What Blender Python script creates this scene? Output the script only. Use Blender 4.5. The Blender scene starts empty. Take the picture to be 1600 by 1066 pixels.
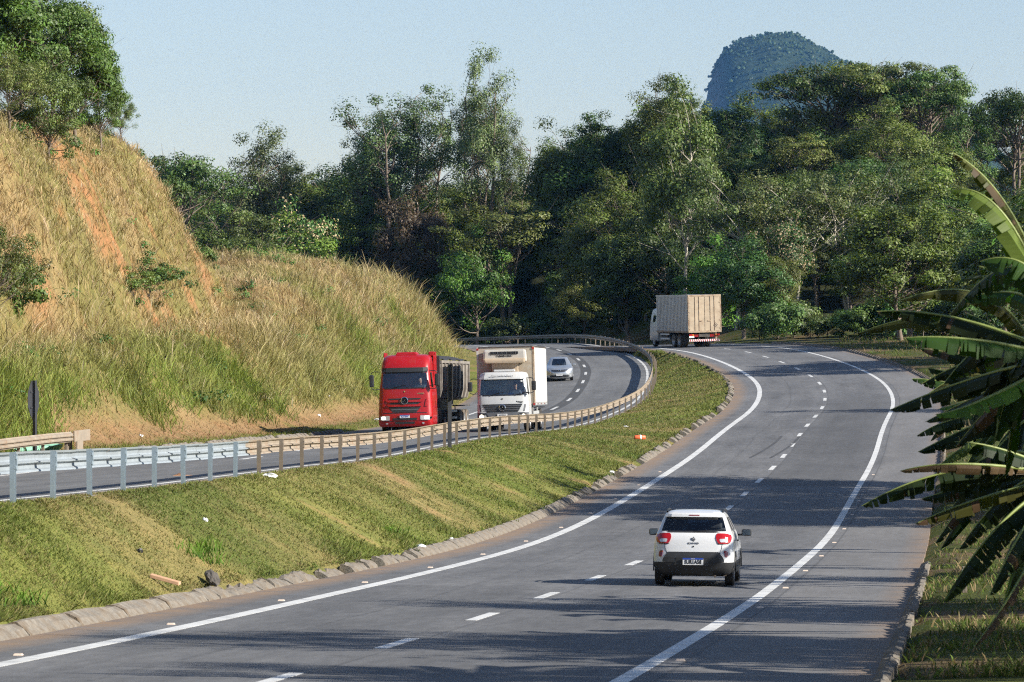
import bpy, bmesh, math, random
import numpy as np
from mathutils import Vector, Matrix
random.seed(7); np.random.seed(7)
R_ = math.radians
SC = bpy.context.scene
COL = SC.collection

# ------------------------------------------------------------------ camera, sky, sun, exposure
cam_d = bpy.data.cameras.new('camera'); cam = bpy.data.objects.new('camera', cam_d); COL.objects.link(cam)
cam_d.sensor_width = 36.0; cam_d.lens = 135.0; cam_d.clip_start = 0.5; cam_d.clip_end = 30000
cam.location = (0, 0, 0); cam.rotation_euler = (R_(90), 0, 0)
cam_d.dof.use_dof = True; cam_d.dof.focus_distance = 130.0; cam_d.dof.aperture_fstop = 8.0
SC.camera = cam
SUN_EL, SUN_AZ = R_(28.0), R_(113.0)          # azimuth clockwise from +Y (the view direction)
to_sun = Vector((math.sin(SUN_AZ)*math.cos(SUN_EL), math.cos(SUN_AZ)*math.cos(SUN_EL), math.sin(SUN_EL)))
W = bpy.data.worlds.new('World'); SC.world = W; W.use_nodes = True
wn = W.node_tree; bg = wn.nodes['Background']
sky = wn.nodes.new('ShaderNodeTexSky'); sky.sky_type = 'NISHITA'; sky.sun_disc = False
sky.sun_elevation = SUN_EL; sky.sun_rotation = SUN_AZ; sky.air_density = 1.1; sky.dust_density = 0.35; sky.ozone_density = 2.4; sky.altitude = 50
tint = wn.nodes.new('ShaderNodeMix'); tint.data_type = 'RGBA'; tint.blend_type = 'MULTIPLY'; tint.inputs[0].default_value = 1.0; tint.inputs[7].default_value = (1.08, .985, 1.01, 1)   # hue tint multiplied into the sky light: slightly redder, less green
wn.links.new(sky.outputs[0], tint.inputs[6]); wn.links.new(tint.outputs[2], bg.inputs[0]); bg.inputs[1].default_value = 0.070
sun_d = bpy.data.lights.new('sun', 'SUN'); sun_d.energy = 5.0; sun_d.angle = R_(0.53); sun_d.color = (1.0, 0.94, 0.84)
sun = bpy.data.objects.new('sun', sun_d); COL.objects.link(sun)
sun.rotation_euler = to_sun.to_track_quat('Z', 'Y').to_euler(); sun.location = (60, -60, 80)
vs = SC.view_settings; vs.view_transform = 'Standard'; vs.look = 'None'; vs.exposure = 1.0; vs.gamma = 1.0
vs.use_curve_mapping = False
cy = SC.cycles
cy.max_bounces = 5; cy.diffuse_bounces = 2; cy.glossy_bounces = 2; cy.use_adaptive_sampling = True; cy.adaptive_threshold = 0.02; cy.use_denoising = False; cy.filter_width = 1.15; cy.sample_clamp_indirect = 4.0; cy.transmission_bounces = 4; cy.transparent_max_bounces = 8; cy.volume_bounces = 0
cy.caustics_reflective = False; cy.caustics_refractive = False

# ------------------------------------------------------------------ helpers
def tag(o, label=None, cat=None, group=None, kind=None):
    if label: o['label'] = label
    if cat: o['category'] = cat
    if group: o['group'] = group
    if kind: o['kind'] = kind
    return o
def empty(name, loc=(0, 0, 0), rz=0.0, label=None, cat=None, group=None, kind=None):
    o = bpy.data.objects.new(name, None); COL.objects.link(o); o.location = loc; o.rotation_euler = (0, 0, rz)
    o.empty_display_size = 0.2
    return tag(o, label, cat, group, kind)
def link(name, me, parent=None, mat=None):
    o = bpy.data.objects.new(name, me); COL.objects.link(o)
    if parent is not None: o.parent = parent
    if mat is not None and len(me.materials) == 0: me.materials.append(mat)
    return o
def copy_tree(o, parent=None):
    c = o.copy(); COL.objects.link(c)
    if parent is not None: c.parent = parent
    for ch in o.children: copy_tree(ch, c)
    return c
def np_mesh(name, V, Fa, mat=None, col=None, smooth=False, vec=None):
    V = np.asarray(V, np.float32); Fa = np.asarray(Fa, np.int32); k = Fa.shape[1]
    me = bpy.data.meshes.new(name)
    me.vertices.add(len(V)); me.vertices.foreach_set('co', V.ravel())
    me.loops.add(Fa.size); me.loops.foreach_set('vertex_index', Fa.ravel())
    me.polygons.add(len(Fa)); me.polygons.foreach_set('loop_start', np.arange(0, Fa.size, k, dtype=np.int32))
    me.polygons.foreach_set('use_smooth', np.full(len(Fa), smooth, bool))
    if col is not None:
        a = me.attributes.new('Col', 'FLOAT_COLOR', 'POINT')
        c4 = np.ones((len(V), 4), np.float32); c4[:, :3] = col; a.data.foreach_set('color', c4.ravel())
    if vec is not None:
        a = me.attributes.new('rd', 'FLOAT_VECTOR', 'POINT'); a.data.foreach_set('vector', np.asarray(vec, np.float32).ravel())
    me.update(calc_edges=True)
    if mat: me.materials.append(mat)
    return me
def py_mesh(name, V, Fa, mat=None, smooth=False):
    me = bpy.data.meshes.new(name); me.from_pydata([tuple(v) for v in V], [], [tuple(f) for f in Fa])
    if smooth:
        for p in me.polygons: p.use_smooth = True
    if mat: me.materials.append(mat)
    me.update(); return me
def bm_mesh(name, bm, mat=None, smooth=False):
    me = bpy.data.meshes.new(name); bm.to_mesh(me); bm.free()
    if smooth:
        for p in me.polygons: p.use_smooth = True
    if mat: me.materials.append(mat)
    return me
def bm_box(bm, c, s, bev=0.0, rot=None, taper=None):
    r = bmesh.ops.create_cube(bm, size=1.0); vs_ = r['verts']
    for v in vs_:
        v.co.x *= s[0]; v.co.y *= s[1]; v.co.z *= s[2]
        if taper and v.co.z > 0: v.co.x *= taper[0]; v.co.y *= taper[1]
    if rot is not None: bmesh.ops.rotate(bm, verts=vs_, cent=(0, 0, 0), matrix=rot)
    bmesh.ops.translate(bm, verts=vs_, vec=c)
    if bev > 0:
        es = list({e for v in vs_ for e in v.link_edges})
        bmesh.ops.bevel(bm, geom=es, offset=bev, segments=2, affect='EDGES', profile=0.6)
def box(name, c, s, mat, parent=None, bev=0.0, rot=None, taper=None):
    bm = bmesh.new(); bm_box(bm, c, s, bev, rot, taper)
    return link(name, bm_mesh(name, bm, mat), parent)
def bm_cyl(bm, c, r, h, axis='Z', seg=20, r2=None):
    q = bmesh.ops.create_cone(bm, cap_ends=True, segments=seg, radius1=r, radius2=r if r2 is None else r2, depth=h)
    m = {'Z': Matrix.Identity(3), 'X': Matrix.Rotation(R_(90), 3, 'Y'), 'Y': Matrix.Rotation(R_(-90), 3, 'X')}[axis]
    bmesh.ops.rotate(bm, verts=q['verts'], cent=(0, 0, 0), matrix=m); bmesh.ops.translate(bm, verts=q['verts'], vec=c)
def cyl(name, c, r, h, mat, parent=None, axis='Z', seg=20, r2=None, smooth=False):
    bm = bmesh.new(); bm_cyl(bm, c, r, h, axis, seg, r2)
    return link(name, bm_mesh(name, bm, mat, smooth), parent)
def tube_np(paths, sides=6):
    """paths: list of (pts Nx3, radii N) -> one vertex / quad array"""
    V, Fq, base = [], [], 0
    ang = np.linspace(0, 2*np.pi, sides, endpoint=False)
    for P, rad in paths:
        P = np.asarray(P, float); n = len(P)
        T = np.gradient(P, axis=0); T /= np.linalg.norm(T, axis=1)[:, None] + 1e-9
        ref = np.array([0, 0, 1.0]) if abs(T[0, 2]) < .8 else np.array([1.0, 0, 0])
        A = np.cross(T, ref); A /= np.linalg.norm(A, axis=1)[:, None] + 1e-9
        B = np.cross(T, A)
        ring = P[:, None, :] + np.asarray(rad)[:, None, None]*(np.cos(ang)[None, :, None]*A[:, None, :] + np.sin(ang)[None, :, None]*B[:, None, :])
        V.append(ring.reshape(-1, 3))
        i = np.arange(n-1)[:, None]*sides; j = np.arange(sides)[None, :]; j2 = (j+1) % sides
        Fq.append((np.stack([i+j, i+j2, i+sides+j2, i+sides+j], -1)+base).reshape(-1, 4)); base += n*sides
    return np.concatenate(V), np.concatenate(Fq)
def tube(name, pts, rad, mat, parent=None, sides=8):
    pts = np.asarray(pts, float); rad = np.full(len(pts), rad) if np.isscalar(rad) else rad
    V, Fq = tube_np([(pts, rad)], sides)
    return link(name, np_mesh(name, V, Fq, mat, smooth=True), parent)
def text(name, s, size, mat, parent, loc, rot, ext=0.004, sx=1.0, bold=0.0, spacing=1.0):
    cu = bpy.data.curves.new(name, 'FONT'); cu.body = s; cu.size = size; cu.align_x = 'CENTER'; cu.align_y = 'CENTER'; cu.extrude = ext
    cu.offset = bold; cu.space_character = spacing; cu.resolution_u = 3; cu.materials.append(mat)
    tmp = bpy.data.objects.new(name, cu); COL.objects.link(tmp)
    me = bpy.data.meshes.new_from_object(tmp.evaluated_get(bpy.context.evaluated_depsgraph_get())); bpy.data.objects.remove(tmp)
    o = link(name, me, parent); o.location = loc; o.rotation_euler = rot; o.scale = (sx, 1, 1)
    return o
# ---- value noise
def _h(ix, iy, seed):
    n = (ix.astype(np.int64)*374761393 + iy.astype(np.int64)*668265263 + seed*974711) & 0x7fffffff
    n = ((n ^ (n >> 13))*1274126177) & 0x7fffffff
    return ((n ^ (n >> 16)) & 0xffff)/65535.0
def vnoise(x, y, s=1.0, seed=0):
    x = np.asarray(x, float)/s; y = np.asarray(y, float)/s
    ix = np.floor(x); iy = np.floor(y); fx = x-ix; fy = y-iy; fx = fx*fx*(3-2*fx); fy = fy*fy*(3-2*fy)
    a = _h(ix, iy, seed); b = _h(ix+1, iy, seed); c = _h(ix, iy+1, seed); d = _h(ix+1, iy+1, seed)
    return (a*(1-fx)+b*fx)*(1-fy)+(c*(1-fx)+d*fx)*fy
def fbm(x, y, s=1.0, seed=0, o=4):
    t = 0; a = 1; n = 0
    for i in range(o): t = t+a*vnoise(x, y, s/2**i, seed+i*17); n += a; a *= .5
    return t/n
def sst(a, b, x): t = np.clip((x-a)/(b-a), 0, 1); return t*t*(3-2*t)

# ------------------------------------------------------------------ materials
def new_mat(name):
    m = bpy.data.materials.new(name); m.use_nodes = True; nt = m.node_tree
    return m, nt, nt.nodes['Principled BSDF'], nt.nodes['Material Output']
def N(nt, t, **kw):
    n = nt.nodes.new(t)
    for k, v in kw.items(): setattr(n, k, v)
    return n
def mix_col(nt, fac, a, b, mode='MIX'):
    n = N(nt, 'ShaderNodeMix', data_type='RGBA', blend_type=mode)
    for i, v in ((0, fac), (6, a), (7, b)):
        if hasattr(v, 'is_linked') or hasattr(v, 'links'): nt.links.new(v, n.inputs[i])
        elif i == 0: n.inputs[0].default_value = v
        else: n.inputs[i].default_value = (*v, 1)
    return n.outputs[2]
def noise(nt, scale, detail=4, rough=.6, coord=None, dist=0):
    n = N(nt, 'ShaderNodeTexNoise'); n.inputs['Scale'].default_value = scale; n.inputs['Detail'].default_value = detail
    n.inputs['Roughness'].default_value = rough; n.inputs['Distortion'].default_value = dist
    if coord is not None: nt.links.new(coord, n.inputs['Vector'])
    return n.outputs['Fac']
def ramp(nt, fac, a, b):
    n = N(nt, 'ShaderNodeMapRange'); nt.links.new(fac, n.inputs[0]); n.inputs[1].default_value = a; n.inputs[2].default_value = b
    return n.outputs[0]
def math_n(nt, op, a, b=None):
    n = N(nt, 'ShaderNodeMath', operation=op)
    for i, v in ((0, a), (1, b)):
        if v is None: continue
        if isinstance(v, (int, float)): n.inputs[i].default_value = v
        else: nt.links.new(v, n.inputs[i])
    return n.outputs[0]
def bump(nt, bs, fac, strength, dist=.02):
    b = N(nt, 'ShaderNodeBump'); b.inputs['Strength'].default_value = strength; b.inputs['Distance'].default_value = dist
    nt.links.new(fac, b.inputs['Height']); nt.links.new(b.outputs[0], bs.inputs['Normal'])
def simple(name, col, rough=.55, metal=0.0, var=0.12, vs_=3.0, bmp=0.0, bs_=60, coat=0.0, dirt=None, spec=.5, emit=None, es=0):
    m, nt, b, out = new_mat(name)
    b.inputs['Roughness'].default_value = rough; b.inputs['Metallic'].default_value = metal; b.inputs['Coat Weight'].default_value = coat
    b.inputs['Specular IOR Level'].default_value = spec
    tc = N(nt, 'ShaderNodeTexCoord').outputs['Object']
    f = noise(nt, vs_, 5, .65, tc)
    c0 = tuple(max(0, c*(1-var)) for c in col); c1 = tuple(min(1, c*(1+var)) for c in col)
    c = mix_col(nt, ramp(nt, f, .3, .7), c0, c1)
    if dirt:
        d = noise(nt, dirt[1], 6, .7, tc); c = mix_col(nt, ramp(nt, d, dirt[2], dirt[3]), c, dirt[0])
    nt.links.new(c, b.inputs['Base Color'])
    if bmp: bump(nt, b, noise(nt, bs_, 3, .6, tc), bmp)
    if emit: b.inputs['Emission Color'].default_value = (*emit, 1); b.inputs['Emission Strength'].default_value = es
    return m
def glass_mat(name, tint=(.55, .68, .72), gloss=.18):
    m, nt, b, out = new_mat(name); nt.nodes.remove(b)
    t = N(nt, 'ShaderNodeBsdfTransparent'); t.inputs[0].default_value = (*tint, 1)
    g = N(nt, 'ShaderNodeBsdfGlossy'); g.inputs['Roughness'].default_value = .03; g.inputs[0].default_value = (.9, .95, 1, 1)
    fr = N(nt, 'ShaderNodeFresnel'); fr.inputs[0].default_value = 1.5
    mx = N(nt, 'ShaderNodeMixShader'); nt.links.new(math_n(nt, 'ADD', fr.outputs[0], gloss*.3), mx.inputs[0])
    nt.links.new(t.outputs[0], mx.inputs[1]); nt.links.new(g.outputs[0], mx.inputs[2]); nt.links.new(mx.outputs[0], out.inputs[0])
    return m
def leaf_mat(name, trans=.3, rough=.5, objvar=.25, spec=.3, tr_tint=(1.1, 1.25, .5)):
    m, nt, b, out = new_mat(name)
    at = N(nt, 'ShaderNodeAttribute', attribute_name='Col').outputs['Color']
    oi = N(nt, 'ShaderNodeObjectInfo').outputs['Random']
    hs = N(nt, 'ShaderNodeHueSaturation'); nt.links.new(at, hs.inputs['Color'])
    nt.links.new(math_n(nt, 'ADD', math_n(nt, 'MULTIPLY', oi, 2*objvar), 1-objvar), hs.inputs['Value'])
    r2 = math_n(nt, 'FRACT', math_n(nt, 'MULTIPLY', oi, 7.31))
    nt.links.new(math_n(nt, 'ADD', math_n(nt, 'MULTIPLY', r2, .05*min(1, objvar*4)), .5-.025*min(1, objvar*4)), hs.inputs['Hue'])
    nt.links.new(hs.outputs[0], b.inputs['Base Color']); b.inputs['Roughness'].default_value = rough; b.inputs['Specular IOR Level'].default_value = spec
    tr = N(nt, 'ShaderNodeBsdfTranslucent'); nt.links.new(mix_col(nt, 1.0, hs.outputs[0], tr_tint, 'MULTIPLY'), tr.inputs[0])
    mx = N(nt, 'ShaderNodeMixShader'); mx.inputs[0].default_value = trans
    nt.links.new(b.outputs[0], mx.inputs[1]); nt.links.new(tr.outputs[0], mx.inputs[2]); nt.links.new(mx.outputs[0], out.inputs[0])
    return m

def asphalt_mat(name, base, kind):
    m, nt, b, out = new_mat(name); b.inputs['Roughness'].default_value = .82; b.inputs['Specular IOR Level'].default_value = .35
    rd = N(nt, 'ShaderNodeAttribute', attribute_name='rd'); sp = N(nt, 'ShaderNodeSeparateXYZ'); nt.links.new(rd.outputs['Vector'], sp.inputs[0])
    off, u = sp.outputs[0], sp.outputs[1]
    mp = N(nt, 'ShaderNodeMapping'); nt.links.new(rd.outputs['Vector'], mp.inputs[0]); mp.inputs['Scale'].default_value = (1.3, .055, 1)
    streak = noise(nt, 1.0, 5, .6, mp.outputs[0])
    patch = noise(nt, .22, 4, .6, rd.outputs['Vector']); fine = noise(nt, 38, 4, .75, rd.outputs['Vector']); mid = noise(nt, 3.2, 5, .7, rd.outputs['Vector'])
    m2 = N(nt, 'ShaderNodeMapping'); nt.links.new(rd.outputs['Vector'], m2.inputs[0]); m2.inputs['Scale'].default_value = (5.0, .9, 1); mot = noise(nt, 1.0, 6, .75, m2.outputs[0])
    m3 = N(nt, 'ShaderNodeMapping'); nt.links.new(rd.outputs['Vector'], m3.inputs[0]); m3.inputs['Scale'].default_value = (.7, .12, 1); mot2 = noise(nt, 1.0, 4, .6, m3.outputs[0])
    c = mix_col(nt, ramp(nt, streak, .3, .72), tuple(x*.72 for x in base), tuple(x*1.20 for x in base))
    c = mix_col(nt, ramp(nt, patch, .42, .62), c, tuple(x*1.12 for x in base))
    c = mix_col(nt, math_n(nt, 'MULTIPLY', ramp(nt, mid, .45, .75), .45), c, tuple(x*.62 for x in base))
    c = mix_col(nt, math_n(nt, 'MULTIPLY', ramp(nt, fine, .42, .75), .6), c, tuple(min(1, x*1.9) for x in base))
    c = mix_col(nt, 1.0, c, mix_col(nt, ramp(nt, mot, .28, .72), (.74, .74, .745), (1.26, 1.26, 1.25)), 'MULTIPLY')
    c = mix_col(nt, 1.0, c, mix_col(nt, ramp(nt, mot2, .35, .65), (.84, .84, .85), (1.14, 1.13, 1.12)), 'MULTIPLY')
    def band(center, half, wob, soft=.03, scl=.16):
        w = math_n(nt, 'MULTIPLY', math_n(nt, 'SUBTRACT', noise(nt, scl, 5, .65, rd.outputs['Vector']), .5), wob)
        d = math_n(nt, 'ABSOLUTE', math_n(nt, 'SUBTRACT', math_n(nt, 'ADD', off, w), center))
        return ramp(nt, d, half+soft, half-soft)
    dark = tuple(x*.45 for x in base)
    pt = math_n(nt, 'FRACT', math_n(nt, 'MULTIPLY', math_n(nt, 'FLOOR', math_n(nt, 'DIVIDE', math_n(nt, 'ADD', u, math_n(nt, 'MULTIPLY', math_n(nt, 'FLOOR', math_n(nt, 'DIVIDE', off, 3.6)), 7.0)), 23.0)), .618))
    c = mix_col(nt, 1.0, c, mix_col(nt, pt, (.90, .90, .90), (1.10, 1.10, 1.10)), 'MULTIPLY')
    # wheel paths polished a little darker, patched and sealed lines along the lanes
    for cc in (-2.6, -1.05, 1.05, 2.6):
        c = mix_col(nt, math_n(nt, 'MULTIPLY', band(cc, .35, .25, .3), .22), c, dark)
    if kind == 'right':
        c = mix_col(nt, math_n(nt, 'MULTIPLY', band(-1.85, .03, .55, .03, .12), math_n(nt, 'MULTIPLY', ramp(nt, mid, .40, .60), .6)), c, tuple(x*.3 for x in base))
        c = mix_col(nt, math_n(nt, 'MULTIPLY', band(.16, .025, .12, .02, .2), .45), c, dark)
        c = mix_col(nt, math_n(nt, 'MULTIPLY', band(3.95, .02, .1, .02), .7), c, dark)
        # newer, darker surface on the outer lane further down the road
        ln = math_n(nt, 'MULTIPLY', ramp(nt, off, .1, .2), ramp(nt, off, 3.6, 3.5)); fu = math_n(nt, 'MULTIPLY', ramp(nt, u, 92, 93), ramp(nt, u, 172, 160))
        c = mix_col(nt, math_n(nt, 'MULTIPLY', math_n(nt, 'MULTIPLY', ln, fu), .42), c, dark)
        c = mix_col(nt, math_n(nt, 'MULTIPLY', math_n(nt, 'MULTIPLY', ramp(nt, off, 3.9, 4.1), ramp(nt, mid, .2, .7)), .55), c, (base[0]*1.55, base[1]*1.45, base[2]*1.32))
        dl, dr = ramp(nt, off, -4.2, -4.75), ramp(nt, off, 5.6, 6.3)
    else:
        c = mix_col(nt, math_n(nt, 'MULTIPLY', band(0, .36, .05, .03), math_n(nt, 'MULTIPLY', ramp(nt, u, 140, 150), .75)), c, tuple(x*.35 for x in base))
        dl, dr = ramp(nt, off, -5.6, -6.3), ramp(nt, off, 4.35, 4.65)
    dm = math_n(nt, 'MULTIPLY', math_n(nt, 'MAXIMUM', dl, dr), ramp(nt, noise(nt, .9, 6, .72, rd.outputs['Vector']), .28, .55))
    c = mix_col(nt, dm, c, (.235, .165, .11))
    oil = math_n(nt, 'MULTIPLY', math_n(nt, 'MAXIMUM', band(-1.8, .3, .3, .3), band(1.8, .3, .3, .3)), ramp(nt, streak, .35, .6))
    c = mix_col(nt, math_n(nt, 'MULTIPLY', oil, .28), c, tuple(x*.5 for x in base))
    spot = ramp(nt, noise(nt, 1.1, 2, .5, rd.outputs['Vector']), .70, .76)
    c = mix_col(nt, math_n(nt, 'MULTIPLY', spot, .4), c, dark)
    # cross joints
    cj = math_n(nt, 'FRACT', math_n(nt, 'DIVIDE', math_n(nt, 'ADD', u, math_n(nt, 'MULTIPLY', noise(nt, .7, 3, .5, rd.outputs['Vector']), .5)), 29.0))
    c = mix_col(nt, math_n(nt, 'MULTIPLY', ramp(nt, cj, .003, .0015), .5), c, dark)
    nt.links.new(c, b.inputs['Base Color']); bump(nt, b, fine, .25, .01)
    return m
M = {}
M['asphalt_r'] = asphalt_mat('asphalt_worn', (.118, .119, .122), 'right')
M['asphalt_l'] = asphalt_mat('asphalt_grey', (.124, .126, .128), 'left')
M['paint'] = simple('road_paint', (.60, .60, .58), .6, var=.10, vs_=1.2, dirt=((.25, .25, .245), 2.6, .50, .74))
M['paint_old'] = simple('road_paint_faded', (.5, .49, .46), .6, var=.12, vs_=1.2, dirt=((.16, .16, .155), 3, .45, .7))
M['concrete'] = simple('kerb_concrete', (.20, .18, .15), .95, var=.4, vs_=4, bmp=.6, bs_=30, dirt=((.13, .095, .06), 2.4, .42, .64))
M['galv'] = simple('galvanised_steel', (.33, .37, .395), .5, .3, var=.10, vs_=3, dirt=((.40, .44, .47), 2.5, .5, .75))
M['galv_post'] = simple('galvanised_post_steel', (.27, .335, .38), .5, .3, var=.10, vs_=6)
M['old_rail'] = simple('weathered_rail', (.30, .25, .19), .65, .15, var=.16, vs_=2.2, dirt=((.26, .16, .095), 2.0, .50, .74))
M['old_post'] = simple('weathered_post', (.20, .165, .125), .75, .15, var=.22, vs_=5, dirt=((.16, .105, .07), 6, .5, .72))
M['dark_metal'] = simple('dark_sign_back', (.035, .037, .042), .55, .2, var=.15)

# ------------------------------------------------------------------ the two carriageways (plan, grade and crossfall)
class Road:
    def __init__(s, p0, kn, th, g, b, u0, u1):
        s.u = np.arange(u0, u1+.5, 1.0); u = s.u
        s.th = np.interp(u, kn, th); gg = np.interp(u, kn, g); s.b = np.interp(u, kn, b)
        ker = np.ones(9)/9
        s.th = np.convolve(np.pad(s.th, 4, 'edge'), ker, 'valid'); gg = np.convolve(np.pad(gg, 4, 'edge'), ker, 'valid'); s.b = np.convolve(np.pad(s.b, 4, 'edge'), ker, 'valid')
        i0 = int(np.argmin(np.abs(u)))
        def cs(v): c = np.concatenate([[0], np.cumsum((v[1:]+v[:-1])/2)]); return c-c[i0]
        s.x = p0[0]+cs(np.sin(s.th)); s.y = p0[1]+cs(np.cos(s.th)); s.z = p0[2]+cs(gg)
    def at(s, uq, off=0.0, dz=0.0):
        uq = np.asarray(uq, float); f = lambda a: np.interp(uq, s.u, a)
        T = f(s.th); B = f(s.b)
        return np.stack([f(s.x)+off*np.cos(T), f(s.y)-off*np.sin(T), f(s.z)+off*B+dz], -1)
    def head(s, uq): return float(np.interp(uq, s.u, s.th))
    def locate(s, px, py):
        """nearest station: offset (right +), u, road plane height there"""
        n = len(px); o = np.empty(n); uu = np.empty(n); zz = np.empty(n); cx, cy_ = s.x[::3], s.y[::3]
        for a in range(0, n, 20000):
            X, Y = px[a:a+20000], py[a:a+20000]
            k = np.argmin((X[:, None]-cx)**2+(Y[:, None]-cy_)**2, 1)*3
            t = s.th[k]; dx, dy = X-s.x[k], Y-s.y[k]
            al = np.clip(dx*np.sin(t)+dy*np.cos(t), -3, 3); u2 = np.clip(s.u[k]+al, s.u[0], s.u[-1])
            t = np.interp(u2, s.u, s.th); dx = X-np.interp(u2, s.u, s.x); dy = Y-np.interp(u2, s.u, s.y)
            of = dx*np.cos(t)-dy*np.sin(t); d = np.hypot(dx, dy); of = np.where(of < 0, -np.maximum(-of, d), np.maximum(of, d))
            o[a:a+20000] = of; uu[a:a+20000] = u2; zz[a:a+20000] = np.interp(u2, s.u, s.z)+np.clip(of, -7, 7)*np.interp(u2, s.u, s.b)
        return o, uu, zz
knR = np.array([0, 25, 50, 75, 100, 125, 150, 175, 200, 225, 245, 265, 285, 310, 340, 400.])
RR = Road((-2.4324, 40.27, -3.5328), knR,
          [.1163, .1175, .1179, .1115, .1233, .108, .126, .0677, -.0285, -.0736, -.17, -.20, -.19, -.22, -.30, -.6],
          [-.0365, -.0288, -.0203, .0045, .019, .0248, .029, .0385, .0426, .0318, .012, -.004, -.006, -.008, -.008, -.008],
          [.0035, -.008, .0026, -.001, -.0105, .0018, .0203, .0221, .031, .0337, .028, .0218, .018, .016, .015, .015], -95, 420)
knL = np.arange(0, 361, 22.5)
RL = Road((-12.673, 51.431, -2.436), np.append(knL, [380, 440]),
          [.0408, .0685, .0872, .0949, .1002, .1056, .1075, .1193, .058, .0352, -.0279, -.0686, -.0939, -.14, -.20, -.30, -.42, -.6, -.9],
          [-.0226, -.021, -.0149, -.0044, -.0097, -.0139, .0003, .0228, .0368, .0414, .0363, .0238, .0107, -.0017, -.006, -.008, -.008, -.008, -.008],
          [.0292, .0304, .0422, .0146, .0318, .0274, .0217, .0298, .0414, .0371, .0347, .0309, .0281, .0207, .0146, .0112, .0097, .01, .01], -110, 440)
WR, WL = 3.6, 4.1
RK, RV = -5.05, 6.22          # right road: asphalt from its inner kerb to the outer kerb
LV, LG = -6.35, 4.45          # left road: asphalt from its hill side to the guardrail side
PO = 4.646                    # guardrail post line

def hill_h(u, v, x=None, y=None):
    """height of the cut slope above the left carriageway, v metres out from its asphalt"""
    Hl = np.interp(u, [0, 25, 45, 62, 80, 100, 125, 150, 170, 190, 212, 230, 245, 258, 270], [.4, .5, .9, 1.9, 2.8, 3.6, 4.2, 4.7, 6.8, 8.2, 7.3, 5.4, 3.4, 1.6, .3])
    wl = Hl/np.interp(u, [200, 232], [.92, 1.3])
    low = .12*np.clip(v, 0, 2.2)/2.2 + Hl*sst(2.0, 2.0+wl*1.25, v)*1.0
    vb = 2.0+wl*1.15+1.0+np.interp(u, [110, 140, 170], [0, 1.5, 1.5])
    Hu = np.interp(u, [0, 60, 90, 125, 140, 150, 156, 161, 167, 174, 182], [10.5, 10.5, 10.5, 10.5, 10.8, 10.9, 7.5, 2.2, .3, 0, 0])
    up = Hu*(1-np.exp(-(np.clip(v-vb, 0, 99)/(Hu+.01)*3.9)**1.45))
    back = 1-.55*sst(38, 110, v)
    return (low+up)*back
def far_rise(x, y):
    r = np.interp(y, [0, 300, 335, 370, 410, 470, 560, 800, 3000], [0, 0, 3.0, 7.5, 13, 19, 22, 22, 10])
    lf = np.interp(y, [0, 380, 410, 440, 480, 600, 3000], [0, 0, 4.5, 9.5, 13, 15, 8])
    t = sst(-6, 22, x-0.02*(y-300))
    return r*t+lf*(1-t)
def terrain(px, py):
    px = np.asarray(px, float); py = np.asarray(py, float)
    oR, uR, zR = RR.locate(px, py); oL, uL, zL = RL.locate(px, py)
    inR = (oR > RK-.25) & (oR < RV+.2); inL = (oL > LV-.05) & (oL < LG+.05)
    dR = np.where(oR < 0, RK-.25-oR, oR-RV-.2); dL = np.where(oL > 0, oL-LG-.05, LV-.05-oL)
    z = np.empty_like(px)
    nz = (fbm(px, py, 6, 3)-.5); bumpy = nz*.5
    # right of the right road
    side = oR > 0
    rv = np.clip(dR, 0, 400)
    zv = zR+.10+.03*np.clip(rv, 0, 8)+bumpy*sst(.5, 4, rv)*.6
    # hill side
    hs = (oL < 0)
    v = np.clip(dL, 0, 500)
    zh = zL+hill_h(uL, v)+(fbm(px, py, 5, 11)-.5)*1.6*sst(2.5, 7, v)*np.interp(uL, [0, 240, 270], [1, 1, .3])
    # median
    a = np.clip(dR, 0, None); bb = np.clip(dL, 0, None); t = a/(a+bb+1e-6)
    f = np.clip(t*1.12, 0, 1); f = f*.75+.25*f*f*(3-2*f)
    zm = (zR+np.interp(uR, [90, 130], [.15, .04]))*(1-f)+(zL-.02)*f+bumpy*.35*np.clip(4*t*(1-t), 0, 1)*np.clip((a+bb)/6, 0, 1)
    z = np.where(side, zv, np.where(hs, zh, zm))
    dist = np.minimum(np.clip(dR, 0, None), np.clip(dL, 0, None))
    z = z+far_rise(px, py)*sst(2, 14, dist)*np.where(hs & (py < 330), 0, 1)
    z = np.where(inR, zR-.12, z); z = np.where(inL, zL-.12, z)
    return z, dict(oR=oR, uR=uR, oL=oL, uL=uL, dR=dR, dL=dL, side=side, hs=hs, inR=inR, inL=inL, t=t)
def ground_z(x, y): return float(terrain(np.array([x]), np.array([y]))[0][0])

# ------------------------------------------------------------------ ground sheet
def axis(segs):
    out = []
    for a, b, st in segs: out.append(np.arange(a, b, st))
    return np.concatenate(out+[[segs[-1][1]]])
gx = np.unique(np.concatenate([-np.geomspace(60, 8000, 26), axis([(-60, -34, 1.6), (-34, 26, .42), (26, 60, 1.6)]), np.geomspace(61, 8000, 26)]))
gy = np.unique(np.concatenate([-np.geomspace(20, 2000, 14), axis([(-19, 30, 2.0), (30, 150, .55), (150, 300, .8), (300, 460, 2.0)]), np.geomspace(462, 8000, 28)]))
GX, GY = np.meshgrid(gx, gy); px, py = GX.ravel(), GY.ravel()
gz, gi = terrain(px, py)
nx, ny = len(gx), len(gy)
ii = (np.arange(ny-1)[:, None]*nx+np.arange(nx-1)[None, :]).ravel()
gF = np.stack([ii, ii+1, ii+1+nx, ii+nx], 1)
def lerp(a, b, t): return np.asarray(a)*(1-t[:, None])+np.asarray(b)*t[:, None]
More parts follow.
